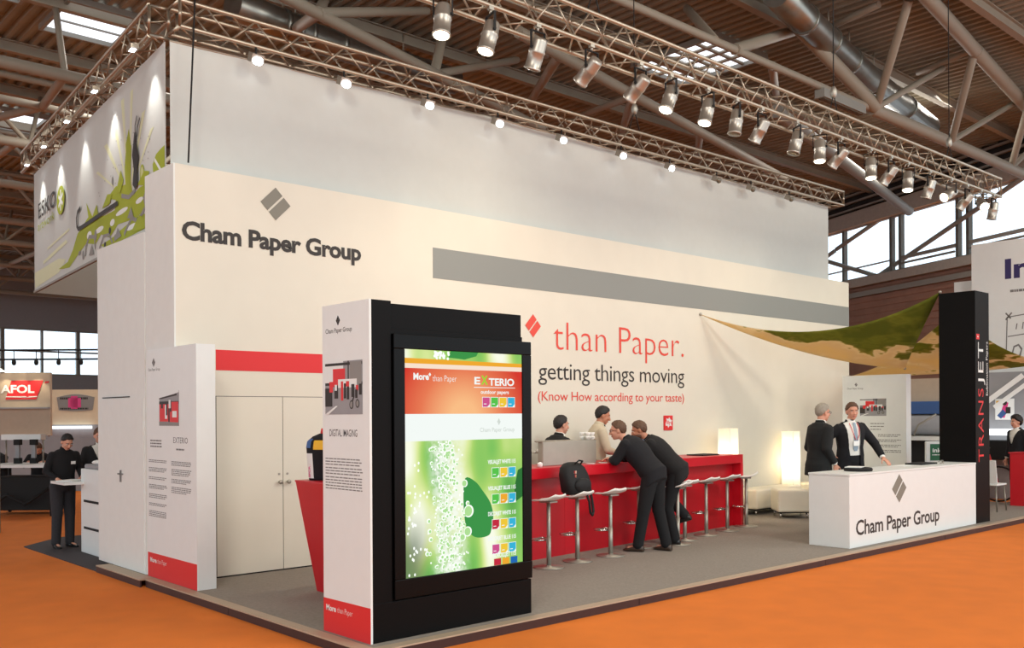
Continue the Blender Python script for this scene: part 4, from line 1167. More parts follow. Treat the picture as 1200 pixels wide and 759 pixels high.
ottoman('ottoman', 9.72, 2.62, .52, .52, .45, YAW + pi / 2 - .05, 'cream leather cube ottoman on thin chrome legs', 'ottoman')
ottoman('bench', 10.15, 3.3, 1.35, .44, .42, 0, 'cream leather bench along the wall between the red bar and floor lamp', 'bench')
ottoman('bench', 11.9, 3.33, 1.1, .44, .42, 0, 'second cream leather bench along the wall, right of the floor lamp', 'bench')


# ------------------------------------------------------------------ shade sails
def sail_mat(gv):
    """printed camouflage: green where the design axis gv runs high, tan where it runs low, broken up by streaks"""
    m = bpy.data.materials.new('sail_print'); m.use_nodes = True
    nt = m.node_tree; bs = nt.nodes['Principled BSDF']; N_ = nt.nodes.new; L = nt.links.new
    tc = N_('ShaderNodeTexCoord'); mp = N_('ShaderNodeMapping'); mp.inputs['Scale'].default_value = (1.0, 1.5, 3.5); mp.inputs['Rotation'].default_value = (0, 0, .7)
    L(tc.outputs['Object'], mp.inputs['Vector'])
    n = N_('ShaderNodeTexNoise'); n.inputs['Scale'].default_value = 1.5; n.inputs['Detail'].default_value = 3; L(mp.outputs[0], n.inputs['Vector'])
    d = N_('ShaderNodeVectorMath'); d.operation = 'DOT_PRODUCT'; L(tc.outputs['Object'], d.inputs[0]); d.inputs[1].default_value = gv[:3]
    k = N_('ShaderNodeMath'); k.operation = 'MULTIPLY_ADD'; L(d.outputs['Value'], k.inputs[0]); k.inputs[1].default_value = -.55; L(n.outputs['Fac'], k.inputs[2])
    k2 = N_('ShaderNodeMath'); k2.operation = 'ADD'; L(k.outputs[0], k2.inputs[0]); k2.inputs[1].default_value = gv[3]
    r = N_('ShaderNodeValToRGB'); L(k2.outputs[0], r.inputs['Fac']); e = r.color_ramp.elements
    e[0].position = .28; e[0].color = (*lin((122, 130, 44)), 1); e[1].position = .8; e[1].color = (*lin((238, 214, 160)), 1)
    for p, c in ((.40, (150, 154, 58)), (.47, (132, 138, 50)), (.535, (176, 166, 80)), (.56, (244, 226, 190)), (.64, (236, 214, 172))):
        q = e.new(p); q.color = (*lin(c), 1)
    L(r.outputs[0], bs.inputs['Base Color']); bs.inputs['Roughness'].default_value = .9
    tr = N_('ShaderNodeBsdfTranslucent'); L(r.outputs[0], tr.inputs['Color'])
    mx = N_('ShaderNodeMixShader'); mx.inputs[0].default_value = .62
    L(bs.outputs[0], mx.inputs[1]); L(tr.outputs[0], mx.inputs[2]); L(mx.outputs[0], nt.nodes['Material Output'].inputs['Surface'])
    return m


def sail(A, B, C, pull, sag, lb, gv, n=22):
    A, B, C = V(A), V(B), V(C); G = (A + B + C) / 3
    t = thing('shade_sail', lb, 'sail', G)
    mid = lambda p, q, k: (p + q) / 2 + (G - (p + q) / 2) * pull[k] - Z * sag[k]
    ab, bc_, ca = mid(A, B, 0), mid(B, C, 1), mid(C, A, 2)
    v = []; f = []; idx = {}
    for i in range(n + 1):
        for j in range(n + 1 - i):
            k = n - i - j; a, c, d = i / n, j / n, k / n
            p = A * (a * a) + B * (c * c) + C * (d * d) + ab * (2 * a * c) + bc_ * (2 * c * d) + ca * (2 * d * a)
            idx[i, j] = len(v); v.append(p)
    for i in range(n):
        for j in range(n - i):
            f.append((idx[i, j], idx[i + 1, j], idx[i, j + 1]))
            if i + j < n - 1: f.append((idx[i + 1, j], idx[i + 1, j + 1], idx[i, j + 1]))
    b = MB(); b.add(v, f, 0, True); o = b.build('cloth', sail_mat(gv), t)
    md = o.modifiers.new('thick', 'SOLIDIFY'); md.thickness = .006
    for p in (A, B, C):
        b = MB(); b.ell(p, (.025, .025, .025), n=8, m=6); b.build('corner_ring', MT['steel'], t)
    return t


sail((8.73, 3.62, 3.25), (10.83, .715, 3.49), (12.0, 1.82, 2.40), (.16, .12, .02), (.80, .25, .34), 'green and tan printed shade sail stretched from the wall to the black pillar', (-.42, -.66, -.12, .02))
sail((13.45, 3.60, 2.36), (11.36, .72, 3.25), (14.6, .35, 2.52), (.05, .15, .0), (.3, .3, .12), 'second green and tan shade sail stretched away behind the black pillar', (.05, -.12, .75, .04))

# ------------------------------------------------------------------ right side: far info panel and neighbouring stands
t = thing('info_panel', 'white information panel standing behind the two talking men', 'panel', (12.0, 2.4, 0))
b = MB(); b.box(12.0, 1.80, 0, 12.18, 2.96, 2.31); b.build('board', MT['white'], t, .003)
O4 = lambda y, z: (11.9995, y, z)
diamond(t, O4(2.70, 2.15), UL, Z, .055, .07, MT['inkgrey']); text('Cham Paper Group', MT['inkgrey'], t, O4(2.87, 2.07), UL, Z, .30, .03, .01)
print_picture(t, O4(2.63, 1.60), UL, Z, .48, .30, PIC1, PM)
lines(t, O4(2.44, 1.46), UL, Z, .26, 3, .05, .014, MT['inkgrey'])
for z in (1.27, 1.18, 1.09, 1.0): lines(t, O4(2.30, z), UL, Z, .42, 2, .028, .012, MT['inkgrey'])

t = thing('exhibition_wall', 'tall white neighbouring stand wall with large cut-off letters and sketch drawings', 'wall', (17, 0, 0))
b = MB(); b.box(17.0, -3.5, -.08, 17.25, 2.72, 5.2); b.build('wall_panel', MT['white'], t)
O5 = lambda y, z: (16.998, y, z)
text('In', MT['navy'], t, O5(2.05, 4.42), UL, Z, .50, .40, .035)
lines(t, O5(1.95, 4.12), UL, Z, .4, 1, .06, .05, MT['inkgrey'])
b = MB()
for q in ([(0, 0), (.03, .95), (.05, .95), (.02, 0)], [(.03, .95), (.5, 1.0), (.5, 1.02), (.03, .97)], [(.05, .55), (.5, .6), (.5, .62), (.05, .57)], [(.12, .2), (.16, .36), (.26, .4), (.33, .3), (.3, .16), (.2, .1)], [(.0, .92), (.12, 1.06), (.14, 1.04), (.02, .9)], [(.1, .92), (.0, 1.04), (.02, 1.06), (.12, .94)], [(-.45, .72), (-.41, .64), (-.4, .72)], [(.2, .7), (.22, .82), (.24, .82), (.22, .7)], [(.32, .7), (.34, .84), (.36, .84), (.34, .7)]):
    b.poly(q, O5(2.05, 2.65), UL, Z, 0, .001)
b.build('sketch_drawing', MT['inkgrey'], t)
b = MB(); b.poly([(.15, .2), (.18, .33), (.25, .36), (.3, .28), (.27, .18), (.2, .13)], (16.9965, 2.05, 2.65), UL, Z, 0, .001); b.build('sketch_drawing', MT['white'], t)
b = MB(); b.box(17.4, 2.2, -.08, 17.8, 3.25, 4.5); tag(b.build('exhibition_wall', MT['white']), 'lower white stand wall peeping out behind the black pillar top', 'wall')

t = thing('printing_machine', 'large grey printing machine with a blue band behind the black pillar', 'machine', (15.3, 3.4, -.08))
b = MB(); b.box(15.6, 2.5, -.08, 16.3, 5.2, 2.35); b.build('back_housing', MT['beigew'], t)
b = MB(); b.box(15.35, 2.4, 1.62, 15.62, 5.2, 1.88); b.build('blue_cover', MT['blue'], t, .02)
b = MB(); b.tube((15.42, 2.45, 1.40), (15.42, 5.2, 1.40), .2, 20); b.build('paper_roll', MT['greyw'], t)
b = MB(); b.box(14.9, 2.35, 1.10, 15.6, 5.2, 1.18); b.build('feed_table', MT['white'], t)
b = MB(); b.box(15.1, 2.45, -.08, 15.55, 5.2, 1.10); b.build('lower_housing', MT['rubber'], t)
b = MB(); b.pipe([(14.95, 3.05, 1.15), (14.95, 2.95, 1.4), (14.98, 2.6, 1.62)], .02, 8); b.build('guide_arm', MT['steel'], t)
t = thing('shop_sign', 'green sign with white rounded frame just behind the reception counter', 'sign', (11.75, 1.5, 0))
sr = V((sin(YAW), -cos(YAW), 0)); sf = V((cos(YAW), sin(YAW), 0)); so_ = V((11.67, 1.50, 0)) + sr * .36
b = MB(); b.obox(so_ + Z * 1.0, (sr, sf, Z), (.20, .02, .18)); b.build('sign_frame', MT['white'], t, .03)
b = MB(); b.obox(so_ + sr * .03 + Z * 1.0 - sf * .022, (sr, sf, Z), (.15, .004, .135)); b.build('sign_board', MT['green'], t)
text('inkt', MT['white'], t, so_ - sr * .085 - sf * .027 + Z * 1.0, sr, Z, .18, .07, .03); lines(t, so_ - sr * .09 - sf * .027 + Z * .95, sr, Z, .2, 1, .03, .015, MT['white'])
bar('post', so_ + sf * .0 + Z * .0, so_ + Z * .84, .025, MT['steel'], t)
b = MB(); b.lathe([(.001, 0), (.16, 0), (.16, .015), (.001, .02)], so_, 20); b.build('base_plate', MT['steel'], t)

t = thing('red_counter', 'red counter of the neighbouring stand at the right picture edge', 'counter', (14.5, .5, 0))
b = MB(); b.box(14.08, -.55, -.01, 14.55, .91, .92); b.build('body', MT['red'], t, .004)
b = MB(); b.box(14.06, -.57, .92, 14.57, .93, .94); b.build('worktop', MT['red'], t, .003)

t = thing('chair', 'white plastic chair with thin steel legs behind the black pillar', 'chair', (12.95, .75, 0))
cx, cy = 12.95, .82
b = MB(); b.box(cx - .22, cy - .2, .43, cx + .2, cy + .2, .46); b.build('seat', MT['white'], t, .01)
b = MB(); b.obox((cx - .23, cy, .66), (V((.97, 0, .2)), Y, V((-.2, 0, .97))), (.012, .2, .2)); b.build('backrest', MT['white'], t, .008)
for sx in (-1, 1):
    for sy in (-1, 1): bar('leg', (cx + sx * .17, cy + sy * .16, .435), (cx + sx * .2, cy + sy * .19, 0), .012, MT['steel'], t)
t = thing('bicycle', 'dark bicycle parked behind the white chair, one wheel showing', 'bicycle', (15.4, 1.7, -.08))
WC = V((15.35, 1.58, .28))
wd_ = V((.3, -.95, 0)).normalized()
for off in (0, -1.02):
    c = WC + wd_ * off
    ringp = [c + wd_ * (.33 * cos(2 * pi * k / 28)) + Z * (.33 * sin(2 * pi * k / 28)) for k in range(29)]
    b = MB(); b.pipe(ringp, .018, 6); w_ = b.build('wheel', MT['rubber'], t)
    for k in range(8): bar('spoke', c, c + wd_ * (.32 * cos(2 * pi * k / 8)) + Z * (.32 * sin(2 * pi * k / 8)), .003, MT['steel'], t, 4)
    b = MB(); b.ell(c, (.03, .03, .03), n=8, m=6); b.build('hub', MT['steel'], t)
f1 = WC; f0 = WC - wd_ * 1.02; bb = WC - wd_ * .60 + Z * -.02; sp = WC - wd_ * .75 + Z * .52; hp = WC - wd_ * .16 + Z * .56
for p, q in ((f0, bb), (bb, sp), (sp, hp), (hp, bb), (f0, sp), (hp, f1)): bar('frame_tube', p, q, .017, MT['redprint'], t, 8)
b = MB(); b.ell(sp + Z * .06, (.06, .12, .03), n=10, m=6); b.build('saddle', MT['rubber'], t)
b = MB(); b.pipe([hp + Z * .02, hp + Z * .12, hp + Z * .12 + V((.95, .3, 0)) * .2], .012, 6); b.pipe([hp + Z * .12, hp + Z * .12 - V((.95, .3, 0)) * .2], .012, 6); b.build('handlebar', MT['rubber'], t)
t = thing('poster_stand', 'white stand with a colourful cyclist poster and pale slanted strips at right', 'stand', (15.9, 1.6, -.08))
b = MB(); b.box(16.2, .6, -.08, 16.25, 2.45, 2.45); b.build('back_board', MT['greyw'], t)
b = MB(); b.obox((16.15, 1.75, 2.12), (V((0, -.8, .6)), V((0, .6, .8)), X), (.42, .05, .01)); b.obox((16.15, 1.62, 2.0), (V((0, -.8, .6)), V((0, .6, .8)), X), (.42, .04, .01)); b.build('paper_strip', MT['paper'], t)
print_picture(t, (16.19, 1.95, 1.5), UL, Z, .36, .42, [(1, [(.2, .1), (.5, .9), (.7, .8), (.5, .1)]), (2, [(.1, .2), (.4, .5), (.6, .3), (.3, .05)]), (3, circ(.5, .8, .12, .12)), (3, rc(.55, .3, .8, .6)), (4, rc(.05, .75, .3, .9))], [MT['paper'], MT['pink'], MT['blue'], MT['ink'], MT['yellow']], 'poster')
b = MB(); b.box(15.75, .9, 1.20, 16.19, 2.4, 1.32); b.build('bright_shelf', MT['tubelight'], t)  # white shelf, borrows the tube's emission for its brightness
b = MB(); b.box(15.8, .9, .72, 16.19, 2.4, 1.1); b.build('cabinet', MT['rubber'], t, .01)

# ------------------------------------------------------------------ left of the display: tapered red plinth and jersey bust
t = thing('display_plinth', 'tapered red plinth standing behind the corner display', 'plinth', (1.2, 1.95, 0))
b = MB()
tp = [(.72, 1.5), (1.75, 1.5), (1.75, 2.3), (.72, 2.3)]; bt = [(.94, 1.72), (1.53, 1.72), (1.53, 2.3), (.94, 2.3)]
b.rings([[V((x, y, 0)) for x, y in bt], [V((x, y, 1.045)) for x, y in tp]], smooth=False); b.build('body', MT['red'], t)
b = MB(); b.box(.715, 1.495, 1.045, 1.755, 2.305, 1.06); b.build('plinth_top', MT['red'], t)
t = thing('jersey_bust', 'black cycling jersey with yellow and blue patches on a torso bust on the red plinth', 'jersey', (.92, 2.1, 1.06))
jc = V((.935, 2.10, 1.06)); jr = V((sin(YAW), -cos(YAW), 0)); jf = -V((cos(YAW), sin(YAW), 0))
SECT = [(0, .165, .10), (.04, .172, .105), (.12, .175, .11), (.22, .185, .115), (.30, .19, .115), (.36, .18, .105), (.405, .13, .08), (.43, .07, .06)]


def jring(z, w, d, e=0): return [jc + jr * ((w + e) * cos(2 * pi * k / 28)) + jf * ((d + e) * sin(2 * pi * k / 28)) + Z * z for k in range(28)]


b = MB(); b.rings([jring(*s) for s in SECT]); b.build('jersey', MT['suit'], t)
b = MB(); b.rings([jring(.425, .06, .055), jring(.46, .055, .05), jring(.48, .05, .045)]); b.build('collar', MT['redprint'], t)
b = MB(); b.rings([jring(-.0, .05, .05), jring(.01, .05, .05)]); b.build('stand_foot', MT['steel'], t)


def jpatch(z0, z1, a0, a1, m, nm='patch'):
    q = MB(); vs = []; fs = []; n1, n2 = 6, 8
    for i in range(n1 + 1):
        z = z0 + (z1 - z0) * i / n1
        for s0, s1 in zip(SECT[:-1], SECT[1:]):
            if s0[0] <= z <= s1[0]:
                u = (z - s0[0]) / (s1[0] - s0[0]); w = s0[1] + (s1[1] - s0[1]) * u; d = s0[2] + (s1[2] - s0[2]) * u
        for j in range(n2 + 1):
            a = radians(a0 + (a1 - a0) * j / n2)
            vs.append(jc + jr * ((w + .003) * cos(a)) + jf * ((d + .003) * sin(a)) + Z * z)
    for i in range(n1):
        for j in range(n2):
            k = i * (n2 + 1) + j; fs.append((k, k + 1, k + n2 + 2, k + n2 + 1))
    q.add(vs, fs, 0, True); return q.build(nm, m, t)


jpatch(.02, .25, 128, 165, MT['white']); jpatch(.285, .37, 78, 124, MT['yellow']); jpatch(.30, .385, 135, 168, MT['blue'])
text('SPORTFUL', MT['pink'], t, jc + jr * -.142 + jf * .0715 + Z * .03, Z, (jf * -.75 - jr * .65).normalized(), .20, .03, .03)

# ------------------------------------------------------------------ far left: kiosk, table, booths
t = thing('kiosk', 'pale grey pedestal kiosk with a white shelf beside the tall white block', 'kiosk', (.6, 6.9, -.08))
b = MB(); b.box(.34, 6.25, -.068, .95, 7.12, 1.0); b.build('body', MT['white'], t, .01)
b = MB(); b.box(.36, 6.3, 1.0, .9, 7.05, 1.06); b.build('top', MT['greyw'], t, .02)
b = MB(); b.box(.1, 7.0, .80, .6, 7.55, .835); b.build('shelf', MT['white'], t, .004)
for z in (.24, .58):
    b = MB(); b.box(.335, 6.4, z, .345, 7.0, z + .03); b.build('slot', MT['rubber'], t)
b = MB(); b.ell((.5, 6.8, 1.085), (.13, .10, .035), n=12, m=6); tag(b.build('cloth_bundle', MT['paper']), 'crumpled white cloth lying on top of the pale kiosk', 'cloth')
b = MB(); b.obox((.28, 7.3, .843), (V((.8, .6, 0)), V((-.6, .8, 0)), Z), (.15, .11, .006)); tag(b.build('brochure', MT['paper']), 'open white brochure on the kiosk shelf under the reading man', 'paper')
tag(bar('post', (.10, 10.2, -.08), (.10, 10.2, 3.05), .055, MT['tubeg'], None, 14), 'pale grey upright post at the left picture edge', 'post')

VR = V((sin(YAW), -cos(YAW), 0)); VF = V((cos(YAW), sin(YAW), 0))
t = thing('booth_wall', 'beige booth wall with a red parallelogram logo at far left', 'wall', (3.3, 20.5, -.08))
bo = V((2.9, 20.86, 0))
b = MB(); b.obox(bo + VR * .25 + VF * .06 + Z * 2.0, (VR, VF, Z), (.86, .05, .8)); b.build('wall_panel', MT['beigew'], t)
b = MB(); b.obox(bo + VR * .25 - VF * .05 + Z * 1.9, (VR, VF, Z), (.86, .06, .02)); b.build('ledge', MT['greyw'], t)
b = MB(); b.poly([(-.02, .92), (.13, 1.40), (.94, 1.40), (.76, .92)], bo + Z * 1.2 - VF * .0, VR, Z, 0, .01); b.poly([(.97, 1.33), (1.0, 1.38), (1.1, 1.38), (1.07, 1.33)], bo + Z * 1.2, VR, Z, 0, .01); b.build('logo', MT['redprint'], t)
b = MB(); b.poly([(-.02, .98), (0, 1.0), (.5, 1.0), (.55, .96), (.57, 1.0), (.79, 1.0), (.78, .98)], bo + Z * 1.2 - VF * .011, VR, Z, 0, .004); b.build('logo_line', MT['paper'], t)
text('AFOL', MT['paper'], t, bo + VR * -.14 + Z * (1.2 + 1.09) - VF * .012, VR, Z, .86, .20, .035)
for k, uu in enumerate((0, .38, .8)):
    p = bo + VR * uu + Z * 2.85 - VF * .30
    b = MB(); b.tube(p, p + VF * .25 - Z * .02, .015, 6); b.ell(p, (.06, .06, .04), n=10, m=6); b.build('lamp_head', MT['bulb'], t)
    spot(p - Z * .06, VF * .55 - Z, 14, (1, .85, .6), radians(75), .5)
for px_, h in ((-.55, .82), (1.05, .8)):
    pass
b = MB(); b.obox(bo + VR * .25 + VF * .06 + Z * .55, (VR, VF, Z), (.80, .045, .65)); b.build('support', MT['greyw'], t)
t = thing('booth_wall', 'cream booth wall with an arched photo banner, behind the standing men at left', 'wall', (5.5, 23.9, -.08))
bo = V((4.9, 24.45, 0))
b = MB(); b.obox(bo + VR * .9 + VF * .06 + Z * 1.96, (VR, VF, Z), (1.0, .05, .52)); b.build('wall_panel', MT['cream'], t)
arc = [(.24 + .10, .42), (.28, .80)] + [(.28 + 1.12 * k / 10, .80 + .09 * sin(pi * k / 10)) for k in range(1, 10)] + [(1.40, .80), (1.34, .42)] + [(1.34 - 1.0 * k / 10, .42 - .03 * sin(pi * k / 10)) for k in range(1, 10)]
b = MB(); b.poly(arc, bo + Z * 1.45, VR, Z, 0, .01); b.build('banner_print', MT['greyp'], t)
b = MB()
for q in (rc(.62, .5, 1.0, .78), rc(.7, .46, .9, .84)): b.poly(q, bo + Z * 1.45 - VF * .011, VR, Z, 0, .003)
b.build('banner_print', MT['pink'], t)
lines(t, bo + VR * .38 + Z * (1.45 + .74) - VF * .012, VR, Z, .9, 1, .1, .06, MT['ink']); lines(t, bo + VR * .38 + Z * (1.45 + .44) - VF * .012, VR, Z, .9, 1, .1, .05, MT['ink'])
b = MB(); b.obox(bo + VR * .9 + VF * .06 + Z * .68, (VR, VF, Z), (1.0, .045, .76)); b.build('support', MT['greyw'], t)
b = MB(); b.obox(bo + VR * .75 - VF * .1 + Z * 1.36, (VR, VF, Z), (.6, .04, .04)); b.build('light_tube', MT['tubelight'], t)
t = thing('back_wall', 'plain grey partition behind the seated people at far left', 'wall', (3.0, 18.9, -.08))
b = MB(); b.obox(V((2.9, 18.6, .56)), (VR, VF, Z), (1.6, .04, .64)); b.build('wall_panel', MT['greyw'], t)
t = thing('lighting_rail', 'thin lighting rail with small lamps above the far left booths', 'rail', (4, 22, 3.2))
pr_ = V((3.2, 22.4, 3.22)); b = MB(); b.tube(pr_ - VR * 1.5, pr_ + VR * 2.9, .025, 6); b.tube(pr_ - VR * 1.5 + Z * .25, pr_ + VR * 2.9 + Z * .25, .025, 6); b.build('rail_tube', MT['rubber'], t)
for k in range(7):
    p = pr_ + VR * (-.9 + .6 * k); b = MB(); b.tube(p, p + Z * .25, .012, 5); b.ell(p - Z * .08, (.06, .06, .09), n=8, m=6); b.build('lamp_head', MT['rubber'], t)
bar('hanger', pr_ + Z * .25 - VR * 1.2, pr_ - VR * 1.2 + Z * 5.7, .01, MT['rubber'], t); bar('hanger', pr_ + Z * .25 + VR * 2.6, pr_ + VR * 2.6 + Z * 5.7, .01, MT['rubber'], t)
t = thing('demo_table', 'white topped demonstration table with dark machinery under it at far left', 'table', (1.4, 13.2, -.08))
do = V((1.30, 12.9, 0))
b = MB(); b.obox(do + Z * .80, (VR, VF, Z), (.62, .45, .025)); b.build('table_top', MT['white'], t)
b = MB(); b.obox(do + VF * .1 + Z * .30, (VR, VF, Z), (.58, .30, .3)); b.build('machine_box', MT['rubber'], t, .02)
for sx in (-1, 1):
    for sy in (-1, 1): bar('leg', do + VR * .58 * sx + VF * .4 * sy + Z * -.08, do + VR * .58 * sx + VF * .4 * sy + Z * .78, .03, MT['rubber'], t)
b = MB(); b.pipe([do - VR * .5 - VF * .36 + Z * .1, do - VR * .2 - VF * .4 + Z * .3, do + VR * .1 - VF * .38 + Z * .12, do + VR * .5 - VF * .36 + Z * .4], .03, 6); b.build('hose', MT['rubber'], t)
for k, uu in enumerate((-.27, .02)):
    p = do + VR * uu + VF * .1
    t = thing('display_column', '%s slim grey column with black ends standing on the demonstration table' % ('left', 'right')[k], 'column', p + Z * .825)
    b = MB(); b.obox(p + Z * 1.04, (VR, VF, Z), (.035, .03, .215)); b.build('shaft', MT['greyw'], t)
    for z in (.875, 1.21):
        b = MB(); b.obox(p + Z * z, (VR, VF, Z), (.055, .05, .05)); b.build('end_block', MT['rubber'], t)
t = thing('hood', 'pale hood panel on legs above the demonstration table', 'hood', do + VF * .3)
b = MB(); b.obox(do - VR * .28 + VF * .32 + Z * 1.30, (VR, VF, Z), (.36, .1, .05)); b.build('panel', MT['white'], t)
bar('leg', do - VR * .6 + VF * .32 + Z * .825, do - VR * .6 + VF * .32 + Z * 1.25, .015, MT['steel'], t); bar('leg', do + VR * .06 + VF * .36 + Z * .825, do + VR * .06 + VF * .36 + Z * 1.25, .015, MT['steel'], t)

# ------------------------------------------------------------------ people
HL = [(0, .52), (40, .46), (62, .12), (80, -.12), (95, -.25), (108, -.58), (122, -.80), (180, -.93)]      # hairline: degrees from the front, height on the head


def remesh(mb, voxel, name, mats, smooth=3):
    me = mb.mesh('tmp', [])
    o = bpy.data.objects.new('tmp', me); COL.objects.link(o)
    r = o.modifiers.new('r', 'REMESH'); r.mode = 'VOXEL'; r.voxel_size = voxel; r.use_smooth_shade = True
    s = o.modifiers.new('s', 'SMOOTH'); s.factor = .5; s.iterations = smooth
    dg = bpy.context.evaluated_depsgraph_get()
    m2 = bpy.data.meshes.new_from_object(o.evaluated_get(dg))
    bpy.data.objects.remove(o); bpy.data.meshes.remove(me)
    m2.name = name; m2.materials.clear(); m2.materials.append(mats)
    return m2


def cut(me, fn):
    bm = bmesh.new(); bm.from_mesh(me)
    bmesh.ops.delete(bm, geom=[v for v in bm.verts if fn(v.co)], context='VERTS')
    for _ in range(6):                                    # even out the cut edge
        new = {}
        for v in bm.verts:
            nb = [e.other_vert(v) for e in v.link_edges if e.is_boundary]
            if len(nb) == 2: new[v] = v.co * .4 + (nb[0].co + nb[1].co) * .3
        for v, c in new.items(): v.co = c
    bm.to_mesh(me); bm.free()


TORSO = [(-.16, .160, .120), (-.04, .182, .132), (.12, .176, .128), (.35, .168, .124), (.58, .184, .136), (.80, .200, .134), (.94, .198, .112), (1.02, .165, .090), (1.10, .100, .070), (1.17, .058, .056)]


def tinterp(t):
    for a, c in zip(TORSO[:-1], TORSO[1:]):
        if a[0] <= t <= c[0]:
            k = (t - a[0]) / (c[0] - a[0]); return a[1] + (c[1] - a[1]) * k, a[2] + (c[2] - a[2]) * k
    return TORSO[-1][1:]


def hand(mb, w, d, side, nrm, curl=25, spread=6, sc=1.0):
    """palm and five fingers; w wrist, d pointing direction, side towards the thumb, nrm the palm's facing"""
    d = V(d).normalized(); side = (V(side) - d * V(side).dot(d)).normalized(); nrm = (V(nrm) - d * V(nrm).dot(d) - side * V(nrm).dot(side)).normalized()
    mb.ell(w + d * .05 * sc, (.042 * sc, .052 * sc, .019 * sc), (side, d, nrm), n=14, m=8)
    mb.cap(w, w + d * .03 * sc, .026 * sc, .028 * sc)
    for k, (off, ln) in enumerate(((.030, .072), (.010, .080), (-.011, .074), (-.030, .058))):
        p = w + d * .088 * sc + side * off * sc
        dd = (d + side * (off * spread * .5)).normalized(); a = radians(curl * (.7 + .15 * k))
        for seg, f_ in enumerate((.45, .32, .23)):
            dd = (dd * cos(a) + nrm * sin(a)).normalized()
            q = p + dd * ln * f_ * sc; mb.cap(p, q, (.0098 - .0008 * seg) * sc, (.0090 - .0008 * seg) * sc, 8); p = q
    p = w + d * .030 * sc + side * .034 * sc; dd = (d * .62 + side * .70 + nrm * .30).normalized()
    for seg, ln in enumerate((.038, .030, .024)):
        q = p + dd * ln * sc; mb.cap(p, q, (.013 - .0015 * seg) * sc, (.0115 - .0015 * seg) * sc, 8); p = q; dd = (dd + d * .25 + nrm * .1).normalized()


